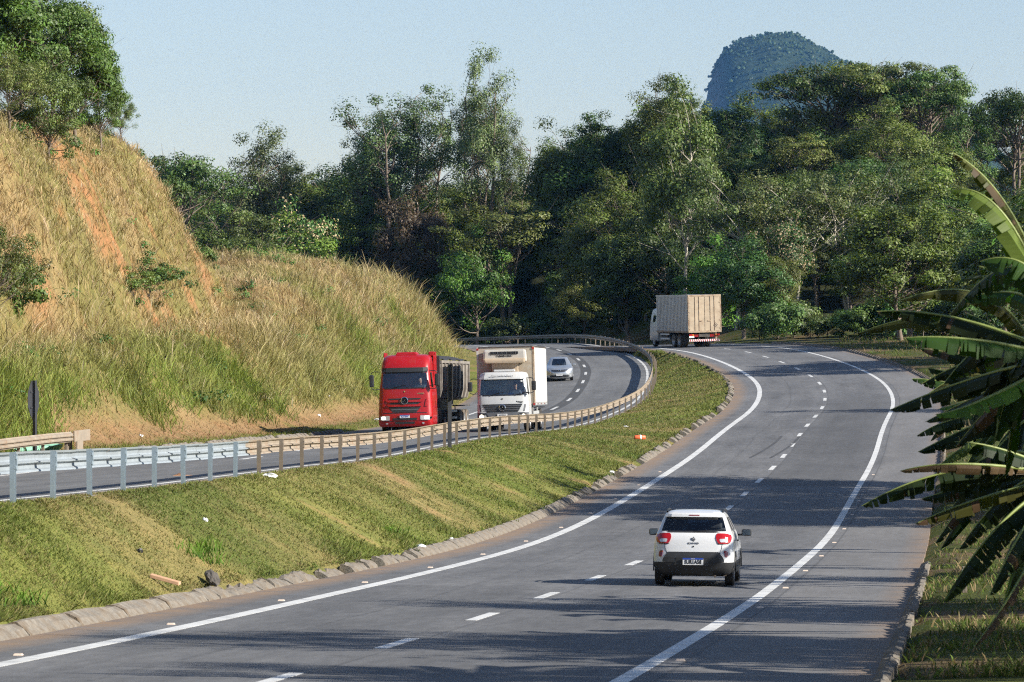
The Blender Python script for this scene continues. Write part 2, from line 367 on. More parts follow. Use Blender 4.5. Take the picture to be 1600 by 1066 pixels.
def red_soil(px, py, gi):
    v = np.clip(gi['dL'], 0, None); hz = hill_h(gi['uL'], v)
    return sst(.50, .62, fbm(py*.8, hz, 3.2, 77))*sst(.35, .55, fbm(py, hz, .9, 313))*np.interp(gi['uL'], [95, 120, 158, 175], [.6, 1, 1, .1])*sst(5, 8, v)
def ground_colour(px, py, gi):
    n1 = fbm(px, py, 7, 21); n2 = fbm(px, py, 2.2, 31); n3 = fbm(px, py, 14, 41)
    lawn = lerp((.105, .125, .034), (.235, .19, .082), sst(.32, .66, n1*.5+n2*.5)*.85)
    lawn = lerp(lawn, (.13, .175, .03), sst(.46, .64, n3)*.45)
    lawn = lerp(lawn, (.27, .16, .09), sst(.70, .80, n2)*.6)
    dirt = lerp((.24, .125, .07), (.25, .17, .095), n2)
    straw = lerp((.25, .185, .09), (.17, .15, .055), sst(.4, .6, n1))
    v = np.clip(gi['dL'], 0, None)
    red = red_soil(px, py, gi)
    hill = lerp(straw, (.31, .15, .075), red*.85)
    hilln = lerp(lawn, dirt, sst(1.4, 2.6, v+(n2-.5)*2.5)*.9); hilln = lerp(hilln, hill, sst(2.8, 4.2, v))
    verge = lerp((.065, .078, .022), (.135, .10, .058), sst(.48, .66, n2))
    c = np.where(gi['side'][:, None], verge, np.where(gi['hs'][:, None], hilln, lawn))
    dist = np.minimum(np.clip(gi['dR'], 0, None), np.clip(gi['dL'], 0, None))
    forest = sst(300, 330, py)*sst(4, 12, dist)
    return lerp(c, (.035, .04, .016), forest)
def ground_material():
    m, nt, b, out = new_mat('ground_earth_and_grass'); b.inputs['Roughness'].default_value = .95; b.inputs['Specular IOR Level'].default_value = .1
    at = N(nt, 'ShaderNodeAttribute', attribute_name='Col').outputs['Color']; tc = N(nt, 'ShaderNodeTexCoord').outputs['Object']
    f = noise(nt, 9, 6, .75, tc); f2 = noise(nt, 1.4, 6, .7, tc); f3 = noise(nt, 30, 4, .8, tc)
    c = mix_col(nt, 1.0, at, mix_col(nt, ramp(nt, f, .3, .7), (.62, .66, .6), (1.38, 1.32, 1.3)), 'MULTIPLY')
    c = mix_col(nt, 1.0, c, mix_col(nt, ramp(nt, f2, .35, .65), (.78, .86, .8), (1.2, 1.12, 1.1)), 'MULTIPLY')
    c = mix_col(nt, 1.0, c, mix_col(nt, ramp(nt, f3, .3, .7), (.7, .7, .7), (1.3, 1.3, 1.3)), 'MULTIPLY')
    nt.links.new(c, b.inputs['Base Color']); bump(nt, b, f, .6, .08)
    return m
M['ground'] = ground_material()
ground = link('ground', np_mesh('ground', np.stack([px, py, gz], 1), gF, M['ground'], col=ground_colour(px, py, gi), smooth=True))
tag(ground, 'grassy roadside terrain with a median bank and a cut hillside', kind='structure')

# ------------------------------------------------------------------ asphalt, lines and dashes
def ribbon(name, rd, us, offs, mat, dz, skirt=.25, parent=None):
    n, k = len(us), len(offs)
    rows = [rd.at(us, offs[0], dz-skirt)]+[rd.at(us, o, dz) for o in offs]+[rd.at(us, offs[-1], dz-skirt)]
    V = np.stack(rows, 1).reshape(-1, 3); kk = k+2
    oo = np.concatenate([[offs[0]], offs, [offs[-1]]])
    vec = np.stack([np.tile(oo, n), np.repeat(us, kk), np.zeros(n*kk)], 1)
    i = (np.arange(n-1)[:, None]*kk+np.arange(kk-1)[None, :]).ravel()
    return link(name, np_mesh(name, V, np.stack([i, i+1, i+1+kk, i+kk], 1), mat, vec=vec), parent)
uR = np.arange(-90, 411, 1.0); uL = np.arange(-105, 431, 1.0)
road_r = ribbon('road_near_carriageway', RR, uR, np.array([RK, -3.6, -1.8, 0, 1.8, 3.6, RV]), M['asphalt_r'], 0)
tag(road_r, 'worn grey asphalt carriageway with the white hatchback', kind='structure')
road_l = ribbon('road_far_carriageway', RL, uL, np.array([LV, -4.1, -2, 0, 2, 4.1, LG]), M['asphalt_l'], 0)
tag(road_l, 'grey asphalt carriageway with the oncoming trucks', kind='structure')
for rd, par, u, o, w, mt in ((RR, road_r, uR, -WR, .26, 'paint'), (RR, road_r, uR, WR, .20, 'paint'), (RL, road_l, uL, -WL, .16, 'paint'), (RL, road_l, uL, WL, .16, 'paint')):
    e = ribbon('edge_line', rd, u, np.array([o-w/2, o+w/2]), M[mt], .004, .003, par)
for k in range(-4, 34):
    u0 = -.42+8.773*k
    ribbon('lane_dash', RR, np.linspace(u0-1.45, u0+1.45, 4), np.array([-.085, .085]), M['paint'], .004, .003, road_r)
for k in range(-9, 14):
    u0 = 162.7+10.872*k
    ribbon('lane_dash', RL, np.linspace(u0-1.9, u0+1.9, 4), np.array([-.085, .085]), M['paint'], .004, .003, road_l)
# tyre skid marks left on the inner lane
M['skid'] = simple('tyre_rubber_mark', (.055, .055, .057), .8, var=.35, vs_=2)
for o in (-1.25, -.45):
    us = np.linspace(112, 130, 14)
    pts = [RR.at(us, o+.5*np.sin((us-112)/11.)-.06, .004), RR.at(us, o+.5*np.sin((us-112)/11.)+.06, .004)]
    V = np.stack([np.concatenate([pts[0][:, [0]]]).ravel()*0], 1) if False else np.stack(pts, 1).reshape(-1, 3)
    i = np.arange(13)*2
    link('skid_mark', np_mesh('skid_mark', V, np.stack([i, i+1, i+3, i+2], 1), M['skid']), road_r)

# road studs
M['stud'] = simple('reflector_stud', (.62, .50, .40), .4, var=.1)
bm = bmesh.new(); bm_box(bm, (0, 0, .011), (.11, .10, .022), 0, taper=(.75, .5)); stud_me = bm_mesh('road_stud', bm, M['stud'])
def stud(rd, u, o, lab):
    p = rd.at(u, o, .001); s_ = link('road_stud', stud_me); s_.location = p; s_.rotation_euler = (0, 0, -rd.head(u))
    tag(s_, lab, 'road stud', 'reflective studs along the painted lines')
ORD = ['nearest', 'second', 'third', 'fourth', 'fifth', 'sixth', 'seventh', 'eighth', 'ninth', 'tenth', 'eleventh', 'twelfth', 'farthest']
for k in range(13): stud(RR, -4.3+8.77*k, -WR-.32, ORD[k]+' of the small pale studs outside the inner edge line by the kerb')
for k in range(13): stud(RR, -4.3+8.77*k, WR+.28, ORD[k]+' of the small pale studs on the shoulder side of the outer line')

# ------------------------------------------------------------------ kerbs
def kerb_piece(seed, L=1.0, broken=0.0, w=.31, h=.19):
    r = random.Random(seed); n = 5; V = []
    for i in range(n):
        y = -L/2+L*i/(n-1)
        j = lambda a: r.uniform(-a, a)
        b = broken*r.random()
        pr = [(-.02, -.15), (0, .02+j(.01)), (.10*w/.42+j(.015), .10-b*.05+j(.02)), (.24*w/.42+j(.02), h*.85-b*.10+j(.02)), (w*.80+j(.02), h-b*.12+j(.015)), (w+j(.03), h-.02-b*.1+j(.02)), (w+.02, -.15)]
        V += [(-p[0], y+(j(.05)*broken if 0 < i < n-1 else 0), p[1]) for p in pr]
    k = 7; F_ = [(i*k+j_, i*k+j_+1, (i+1)*k+j_+1, (i+1)*k+j_) for i in range(n-1) for j_ in range(k-1)]
    F_ += [tuple(range(k-1, -1, -1)), tuple((n-1)*k+j_ for j_ in range(k))]
    return py_mesh('kerb_stone', V, F_, M['concrete'])
kv = [kerb_piece(s, .985) for s in range(4)]; kb = [kerb_piece(10+s, .95, 1.0) for s in range(5)]
kerb = empty('kerb', (0, 0, 0), 0, kind='structure'); tag(kerb, 'weathered concrete kerb between the median bank and the road')
rk = random.Random(5)
def pitch(rd, u): return math.atan((rd.at(u+.5)[2]-rd.at(u-.5)[2]))
def put_kerb(me, rd, u, o, parent, flip=False, j=.0):
    p = rd.at(u, o, 0.0); k = link('kerb_stone', me, parent); k.location = p+np.array([0, 0, rk.uniform(-j, j*.5)])
    k.rotation_euler = (pitch(rd, u)+rk.uniform(-j, j), rk.uniform(-j, j)*1.5, -rd.head(u)+(math.pi if flip else 0)+rk.uniform(-j, j))
kl = [kerb_piece(50+s_, 2.985, .12) for s_ in range(3)]
for i in range(-14, 20, 3): put_kerb(rk.choice(kl), RR, i+1.0, RK+.02, kerb, j=.006)
for i in range(22, 230):
    u = i*1.0
    if i > 28 and i < 46 and rk.random() < .16: continue
    brk = (22 < i < 47) or (i > 82 and rk.random() < .5)
    if i > 86 and rk.random() < (.22 if i < 120 else .55): continue
    put_kerb(rk.choice(kb) if brk else rk.choice(kv), RR, u, RK+.02, kerb, j=.05 if brk else .012)
kerb2 = empty('kerb', (0, 0, 0), 0, kind='structure'); tag(kerb2, 'narrow concrete kerb beside the grass verge under the banana plants')
kn2 = [kerb_piece(30+s, .985, .25, .20, .17) for s in range(4)]
for i in range(-6, 42):
    if i in (17, 18, 33, 34): continue
    put_kerb(rk.choice(kn2), RR, i*1.0, RV-.02, kerb2, True, .015)
for i in range(96, 250, 2):
    put_kerb(rk.choice(kn2), RR, i*1.0, RV-.02, kerb2, True, .01); put_kerb(rk.choice(kn2), RR, i*1.0+1, RV-.02, kerb2, True, .01)
kerb3 = empty('kerb', (0, 0, 0), 0, kind='structure'); tag(kerb3, 'low broken kerb along the foot of the grassy hillside')
for i in range(30, 128):
    if rk.random() < .12: continue
    put_kerb(rk.choice(kn2), RL, i*1.0, LV+.02, kerb3, False, .03)

# ------------------------------------------------------------------ guardrails
WB = [(.0, .0), (.012, .03), (.075, .055), (.082, .10), (.075, .125), (.012, .145), (.012, .165), (.075, .185), (.082, .21), (.075, .265), (.012, .30), (0, .335)]  # (towards the road, height)
def beam_mesh(name, A, B, na, nb, mat):
    V = []
    for P, nrm in ((A, na), (B, nb)):
        for d, h in WB: V.append(P+nrm*d+np.array([0, 0, h]))
    k = len(WB); th = .006
    back = [V[i]-(na if i < k else nb)*th for i in range(2*k)]
    V = np.array(V+back); Fq = []
    for j in range(k-1):
        Fq.append((j, j+1, k+j+1, k+j)); Fq.append((2*k+j, 3*k+j, 3*k+j+1, 2*k+j+1))
    for a, b in ((0, 0), (k-1, k-1)): Fq.append((a, k+a, 3*k+a, 2*k+a))
    return np_mesh(name, V, np.array(Fq), mat, smooth=False)
def post_mesh(mat, h):
    # C section opening along the road, 0.12 wide
    bm = bmesh.new(); w, d, t = .125, .07, .008
    for c, s_ in (((0, 0, h/2-.3), (w, t, h+.6)), ((-w/2+t/2, d/2+t/2, h/2-.3), (t, d, h+.6)), ((w/2-t/2, d/2+t/2, h/2-.3), (t, d, h+.6))): bm_box(bm, c, s_)
    return bm_mesh('post', bm, mat)
postN, postO = post_mesh(M['galv_post'], .77), post_mesh(M['old_post'], .76)
bm = bmesh.new(); bm_box(bm, (.09, -.06, .615), (.05, .05, .26)); bm_box(bm, (.06, -.05, .54), (.13, .06, .05)); bm_box(bm, (.06, -.05, .69), (.13, .06, .05))
brk_me = bm_mesh('bracket', bm, M['galv_post'])
brk_old = brk_me.copy(); brk_old.materials.clear(); brk_old.materials.append(M['old_post'])
PS, PU = 3.563, 7.621
cc_ = RL.at(RL.u, PO); arc = np.concatenate([[0], np.cumsum(np.linalg.norm(np.diff(cc_[:, :2], axis=0), axis=1))]); arc0 = np.interp(0, RL.u, arc)
def post_u(i): return float(np.interp(arc0+PU+PS*i, arc, RL.u))
def guardrail(i0, i1, label, new):
    g = empty('guardrail', RL.at(post_u(i0), PO), 0, label, 'guardrail'); g0 = np.array(g.location)
    for i in range(i0, i1+1):
        u = post_u(i); P = RL.at(u, PO); th = RL.head(u); zg = RL.at(u, LG)[2]
        p = link('post', postN if new else postO, g); p.location = np.array([P[0], P[1], zg])-g0
        p.rotation_euler = (rk.uniform(-.012, .012), rk.uniform(-.015, .015), -th-math.pi/2)
        if i < 30:
            k = link('bracket', brk_me if new else brk_old, g); k.location = p.location; k.rotation_euler = (0, 0, -th-math.pi/2+math.pi)
        if i < i1 or True:
            u2 = post_u(i+1); th2 = RL.head(u2)
            a = RL.at(u, PO-.20); b_ = RL.at(u2, PO-.20); a[2] = RL.at(u, LG)[2]+.43+rk.uniform(-.008, .008); b_[2] = RL.at(u2, LG)[2]+.43+rk.uniform(-.008, .008)
            na = np.array([-math.cos(th), math.sin(th), 0]); nb = np.array([-math.cos(th2), math.sin(th2), 0])
            link('rail_beam', beam_mesh('rail_beam', a-g0, b_-g0, na, nb, M['galv'] if new else M['old_rail']), g)
    return g
guardrail(-7, 7, 'new bright galvanised steel guardrail at the top of the grass bank', True)
guardrail(8, 92, 'long weathered beige guardrail curving around the bend behind the median', False)

# ------------------------------------------------------------------ vehicle kit (local frame: +Y forward, Z up, origin on the ground)
M['red_paint'] = simple('red_cab_paint', (.33, .005, .007), .38, 0, var=.10, vs_=1.5, coat=.3, dirt=((.22, .04, .03), 3, .55, .85))
M['white_paint'] = simple('white_car_paint', (.60, .61, .62), .28, 0, var=.03, vs_=2, coat=.6)
M['truck_white'] = simple('white_cab_paint', (.50, .51, .51), .35, 0, var=.05, vs_=1.2, coat=.3, dirt=((.50, .44, .36), 2.5, .56, .85))
M['box_white'] = simple('white_box_panel', (.52, .51, .49), .45, 0, var=.04, vs_=1.0, dirt=((.60, .55, .46), 1.6, .52, .85))
M['box_front'] = simple('grimy_box_front', (.38, .345, .285), .6, 0, var=.15, vs_=1.2, dirt=((.36, .27, .18), 1.8, .45, .75))
M['fridge'] = simple('fridge_housing', (.46, .44, .40), .45, 0, var=.06, vs_=2, dirt=((.48, .40, .30), 2.0, .52, .8))
M['beige'] = simple('beige_plastic', (.44, .35, .25), .55, 0, var=.12, vs_=2)
M['silver'] = simple('silver_paint', (.46, .48, .50), .28, .65, var=.05, vs_=2, coat=.5)
M['black_pl'] = simple('black_plastic', (.022, .023, .025), .5, 0, var=.2, vs_=5)
M['grey_pl'] = simple('grey_plastic', (.10, .105, .115), .5, 0, var=.15, vs_=5)
M['rubber'] = simple('tyre_rubber', (.022, .021, .021), .85, 0, var=.3, vs_=8, dirt=((.10, .08, .06), 5, .5, .8))
M['dusty_rubber'] = simple('dusty_tyre_rubber', (.05, .045, .04), .9, 0, var=.3, vs_=6, dirt=((.22, .17, .12), 4, .4, .7))
M['rim'] = simple('steel_rim', (.42, .42, .42), .45, .6, var=.1, vs_=6)
M['chrome'] = simple('chrome', (.75, .76, .78), .15, 1.0, var=.02)
M['chassis'] = simple('chassis_steel', (.045, .04, .037), .75, .1, var=.3, vs_=4, dirt=((.14, .10, .07), 3, .48, .75))
M['tub'] = simple('dump_tub_steel', (.24, .215, .185), .7, .15, var=.22, vs_=1.4, dirt=((.12, .10, .085), 1.2, .45, .7))
M['tarp'] = simple('black_tarpaulin', (.03, .03, .032), .75, 0, var=.3, vs_=1.2, bmp=.5, bs_=4)
M['red_light'] = simple('red_lens', (.34, .006, .008), .15, 0, var=.08, coat=.5)
M['red_dark'] = simple('dark_red_lens', (.22, .008, .012), .2, 0, var=.1, coat=.5)
M['clear_lens'] = simple('clear_lens', (.55, .56, .58), .12, .3, var=.2, vs_=12, coat=.6)
M['headlamp_on'] = simple('lit_headlamp', (.9, .88, .8), .2, 0, var=.02, emit=(1, .9, .7), es=2.6)
M['plate_white'] = simple('plate_white', (.66, .67, .68), .45, 0, var=.05)
M['plate_blue'] = simple('plate_blue', (.02, .06, .34), .45, 0, var=.05)
M['ink'] = simple('black_ink', (.012, .012, .014), .5, 0, var=.05)
M['mirror'] = simple('mirror_glass', (.12, .16, .2), .06, .6, var=.02)
M['glass'] = glass_mat('vehicle_glass', (.84, .9, .92), .1)
M['glass_dark'] = glass_mat('tinted_glass', (.80, .85, .87), .08)
M['windscreen'] = glass_mat('windscreen_glass', (.72, .84, .9), .30)
M['seat'] = simple('seat_fabric', (.05, .052, .058), .85, 0, var=.2)
M['dash'] = simple('dashboard_grey', (.10, .11, .12), .7, 0, var=.15)
M['skin'] = simple('skin', (.36, .20, .13), .55, 0, var=.06)
M['hair'] = simple('dark_hair', (.02, .015, .012), .7, 0, var=.2)
M['shirt_dark'] = simple('dark_shirt', (.05, .055, .07), .85, 0, var=.15)
M['shirt_white'] = simple('white_shirt', (.62, .63, .62), .85, 0, var=.08)
M['paper'] = simple('paper', (.72, .74, .74), .8, 0, var=.04)
M['blue_cloth'] = simple('blue_cloth', (.04, .16, .52), .8, 0, var=.1)
M['amber'] = simple('amber_lens', (.75, .28, .03), .25, 0, var=.05)
M['rust'] = simple('rusty_panel', (.34, .26, .18), .75, .1, var=.2, vs_=2, dirt=((.16, .075, .04), 2.5, .48, .72))
M['door_panel'] = simple('dirty_tan_door', (.36, .29, .205), .6, .1, var=.16, vs_=1.6, dirt=((.28, .20, .13), 2.2, .48, .75))
M['grey_panel'] = simple('ribbed_grey_side', (.46, .455, .44), .5, .2, var=.07, vs_=1.2)

class Hull:
    def __init__(s, levels, ns=8, k=4, m=10, crf=0.0, crr=0.0):
        s.lv = levels; s.ns, s.k, s.m = ns, k, m; s.crf, s.crr = crf, crr
        s.tags = [('rear', j) for j in range(ns)]+[('crr', j) for j in range(k)]+[('right', j) for j in range(m)]+[('cfr', j) for j in range(k)]
        s.tags += [('front', j) for j in range(ns)]+[('cfl', j) for j in range(k)]+[('left', j) for j in range(m)]+[('crl', j) for j in range(k)]
        s.rows = np.array([s.outline(*L) for L in levels])
    def outline(s, z, hw, yf, yr, rf, rr):
        P = []; ns, k, m = s.ns, s.k, s.m
        arc = lambda cx, cy_, r, a0: [(cx+r*math.cos(R_(a0+90*j/k)), cy_+r*math.sin(R_(a0+90*j/k))) for j in range(k)]
        P += [(-(hw-rr)+2*(hw-rr)*j/ns, yr) for j in range(ns)]+arc(hw-rr, yr+rr, rr, -90)
        P += [(hw, yr+rr+(yf-rf-yr-rr)*j/m) for j in range(m)]+arc(hw-rf, yf-rf, rf, 0)
        P += [((hw-rf)-2*(hw-rf)*j/ns, yf) for j in range(ns)]+arc(-(hw-rf), yf-rf, rf, 90)
        P += [(-hw, yf-rf-(yf-rf-yr-rr)*j/m) for j in range(m)]+arc(-(hw-rr), yr+rr, rr, 180)
        P = np.array(P); t = (P[:, 0]/hw)**2
        mid = (yf+yr)/2
        P[:, 1] += np.where(P[:, 1] > mid, -s.crf*t*sst(mid, yf, P[:, 1]), s.crr*t*sst(mid, yr, P[:, 1]) if False else s.crr*t*np.clip((mid-P[:, 1])/(mid-yr+1e-6), 0, 1)**2)
        return np.column_stack([P, np.full(len(P), z)])
    def part(s, name, pred, mat, parent, top=False, bottom=False, push=0.0, smooth=True):
        nr, nc = s.rows.shape[:2]; V = s.rows.reshape(-1, 3); Fq = []
        for i in range(nr-1):
            for c in range(nc):
                if pred(i, *s.tags[c]): Fq.append((i*nc+c, i*nc+(c+1) % nc, (i+1)*nc+(c+1) % nc, (i+1)*nc+c))
        if top: Fq.append(tuple((nr-1)*nc+c for c in range(nc)))
        if bottom: Fq.append(tuple(nc-1-c for c in range(nc)))
        used = sorted({v for f in Fq for v in f}); mp = {v: i for i, v in enumerate(used)}
        me = py_mesh(name, V[used], [tuple(mp[v] for v in f) for f in Fq], mat, smooth)
        if push:
            me.update(); nrm = [v.normal.copy() for v in me.vertices]
            for v, n_ in zip(me.vertices, nrm): v.co += n_*push
        if smooth: me.set_sharp_from_angle(angle=R_(38))
        return link(name, me, parent)
    def y(s, face, x, z):
        zs = [L[0] for L in s.lv]; f = lambda i: float(np.interp(z, zs, [L[i] for L in s.lv]))
        hw, yf, yr, rf, rr = f(1), f(2), f(3), f(4), f(5); ax = min(abs(x), hw-1e-3); t = (ax/hw)**2
        if face == 'front':
            d = max(0, ax-(hw-rf)); return yf-(rf-math.sqrt(max(0, rf*rf-d*d)))-s.crf*t
        d = max(0, ax-(hw-rr)); return yr+(rr-math.sqrt(max(0, rr*rr-d*d)))+s.crr*t
    def patch(s, name, face, rows, mat, parent, off=.008, nc=8):
        """rows: (z, x_left, x_right) bottom to top; a shell standing 'off' proud of the face"""
        sg = 1 if face == 'front' else -1; V = []; nr = len(rows); zz = []
        for z, a, b in rows:
            for c in range(nc+1):
                x = a+(b-a)*c/nc; V.append((x, s.y(face, x, z)+sg*off, z))
        n = len(V); V += [(x, y-sg*(off+.02), z) for x, y, z in V]
        K = nc+1; Fq = []
        for i in range(nr-1):
            for c in range(nc):
                f = (i*K+c, i*K+c+1, (i+1)*K+c+1, (i+1)*K+c); Fq.append(f if sg < 0 else f[::-1])
        bd = [c for c in range(K)]+[i*K+nc for i in range(1, nr)]+[(nr-1)*K+c for c in range(nc-1, -1, -1)]+[i*K for i in range(nr-2, 0, -1)]
        for q in range(len(bd)):
            a, b = bd[q], bd[(q+1) % len(bd)]; f = (a, n+a, n+b, b); Fq.append(f if sg < 0 else f[::-1])
        return link(name, py_mesh(name, V, Fq, mat), parent)
def lathe(name, prof, mat, parent, loc, seg=24, smooth=True):
    V = []; k = len(prof)
    for i in range(seg):
        a = 2*math.pi*i/seg
        for r, x in prof: V.append((x, r*math.cos(a), r*math.sin(a)))
    Fq = [(i*k+j, i*k+j+1, ((i+1) % seg)*k+j+1, ((i+1) % seg)*k+j) for i in range(seg) for j in range(k-1)]
    me = py_mesh(name, V, Fq, mat, smooth); me.set_sharp_from_angle(angle=R_(35)); o = link(name, me, parent); o.location = loc; return o
def wheel(parent, x, y, r, w, rim='rim', tyre='rubber', dual=False):
    sg = 1 if x > 0 else -1
    t = lathe('wheel', [(r*.60, -w/2), (r*.93, -w/2), (r, -w*.36), (r*.985, -w*.12), (r*.985, w*.12), (r, w*.36), (r*.93, w/2), (r*.60, w/2), (r*.60, -w/2)], M[tyre], parent, (x, y, r))
    d = .14*w if not dual else -.5*w
    lathe('rim', [(r*.62, sg*w*.49), (r*.56, sg*w*.46), (r*.50, sg*(w*.30)), (r*.30, sg*(w*.30+d)), (r*.13, sg*(w*.34+d)), (r*.10, sg*(w*.42+d)), (0.001, sg*(w*.42+d))], M[rim], t, (0, 0, 0), 20)
    if dual: lathe('wheel', [(r*.60, -w/2), (r*.93, -w/2), (r, -w*.36), (r, w*.36), (r*.93, w/2), (r*.60, w/2)], M[tyre], parent, (x-sg*(w+.05), y, r))
    return t
def star_emblem(parent, loc, r, mat, facing=1):
    e = []
    bm = bmesh.new(); seg = 28; q = []
    for i in range(seg):
        a = 2*math.pi*i/seg
        q.append([bm.verts.new((rr*math.cos(a), yy, rr*math.sin(a))) for rr, yy in ((r, 0), (r, .03), (r*.86, .04), (r*.86, 0))])
    for i in range(seg):
        A, B = q[i], q[(i+1) % seg]
        for j in range(4): bm.faces.new((A[j], A[(j+1) % 4], B[(j+1) % 4], B[j]))
    c = bm.verts.new((0, .05, 0)); tips, mids = [], []
    for i in range(3):
        a = math.pi/2+i*2*math.pi/3; tips.append(bm.verts.new((r*.9*math.cos(a), .015, r*.9*math.sin(a)))); a += math.pi/3; mids.append(bm.verts.new((r*.16*math.cos(a), .01, r*.16*math.sin(a))))
    for i in range(3): bm.faces.new((c, tips[i], mids[i])); bm.faces.new((c, mids[i], tips[(i+1) % 3]))
    o = link('emblem', bm_mesh('emblem', bm, mat), parent); o.location = loc
    if facing < 0: o.rotation_euler = (0, 0, math.pi)
    return o
def place(o, rd, u, off, oncoming, dyaw=0.0, dz=0.0):
    o.location = rd.at(u, off, .006+dz); g = pitch(rd, u); b = float(np.interp(u, rd.u, rd.b)); th = rd.head(u)
    if oncoming: o.rotation_euler = (-g, b, math.pi-th+dyaw)
    else: o.rotation_euler = (g, -b, -th+dyaw)
def driver(loc, rz, label, shirt, arm_up, s=1.0):
    """seated figure: one skinned body, hair and shirt as children"""
    root = empty('person', loc, rz, label, 'person')
    def skin(name, vs_, es, rad, mat, sub=2):
        me = bpy.data.meshes.new(name); me.from_pydata(vs_, es, []); o = link(name, me, root); me.materials.append(mat)
        md = o.modifiers.new('skin', 'SKIN'); md.use_smooth_shade = True
        for i, r in enumerate(rad): me.skin_vertices[0].data[i].radius = (r if not isinstance(r, tuple) else r) if isinstance(r, tuple) else (r, r)
        me.skin_vertices[0].data[0].use_root = True
        ss = o.modifiers.new('sub', 'SUBSURF'); ss.levels = 1; ss.render_levels = sub
        return o
    sx = .19
    vs_ = [(0, 0, 0), (0, -.02, .18), (0, -.03, .38), (0, -.01, .50), (0, .01, .58), (0, .03, .66), (0, .035, .74), (0, .03, .82),
           (sx, -.02, .44), (sx+.06, .10, .22), (sx+.0, .34, .26 if not arm_up else .36), (sx-.04, .42, .28 if not arm_up else .42),
           (-sx, -.02, .44), (-sx-.06, .08, .20), (-sx+.02, .30, .20), (-sx+.05, .38, .22),
           (.10, .22, .02), (.11, .48, .05), (-.10, .22, .02), (-.11, .48, .05), (0, .12, .735)]
    es = [(0, 1), (1, 2), (2, 3), (3, 4), (4, 5), (5, 6), (6, 7), (2, 8), (8, 9), (9, 10), (10, 11), (2, 12), (12, 13), (13, 14), (14, 15), (0, 16), (16, 17), (0, 18), (18, 19), (6, 20)]
    rad = [(.16, .13), (.15, .12), (.17, .12), (.07, .07), (.055, .06), (.075, .09), (.085, .105), (.06, .08), .062, .052, .038, .034, .062, .052, .038, .034, .085, .07, .085, .07, .018]
    skin('body', vs_, es, rad, M['skin'])
    skin('shirt', [vs_[i] for i in (0, 1, 2, 3, 8, 9, 12, 13)], [(0, 1), (1, 2), (2, 3), (2, 4), (4, 5), (2, 6), (6, 7)], [(.175, .145), (.165, .135), (.185, .135), (.085, .085), .08, .068, .08, .068], shirt)
    skin('hair', [(0, -.025, .70), (0, -.02, .78), (0, .02, .84)], [(0, 1), (1, 2)], [(.075, .06), (.085, .09), (.075, .085)], M['hair'])
    root.scale = (s, s, s)
    return root

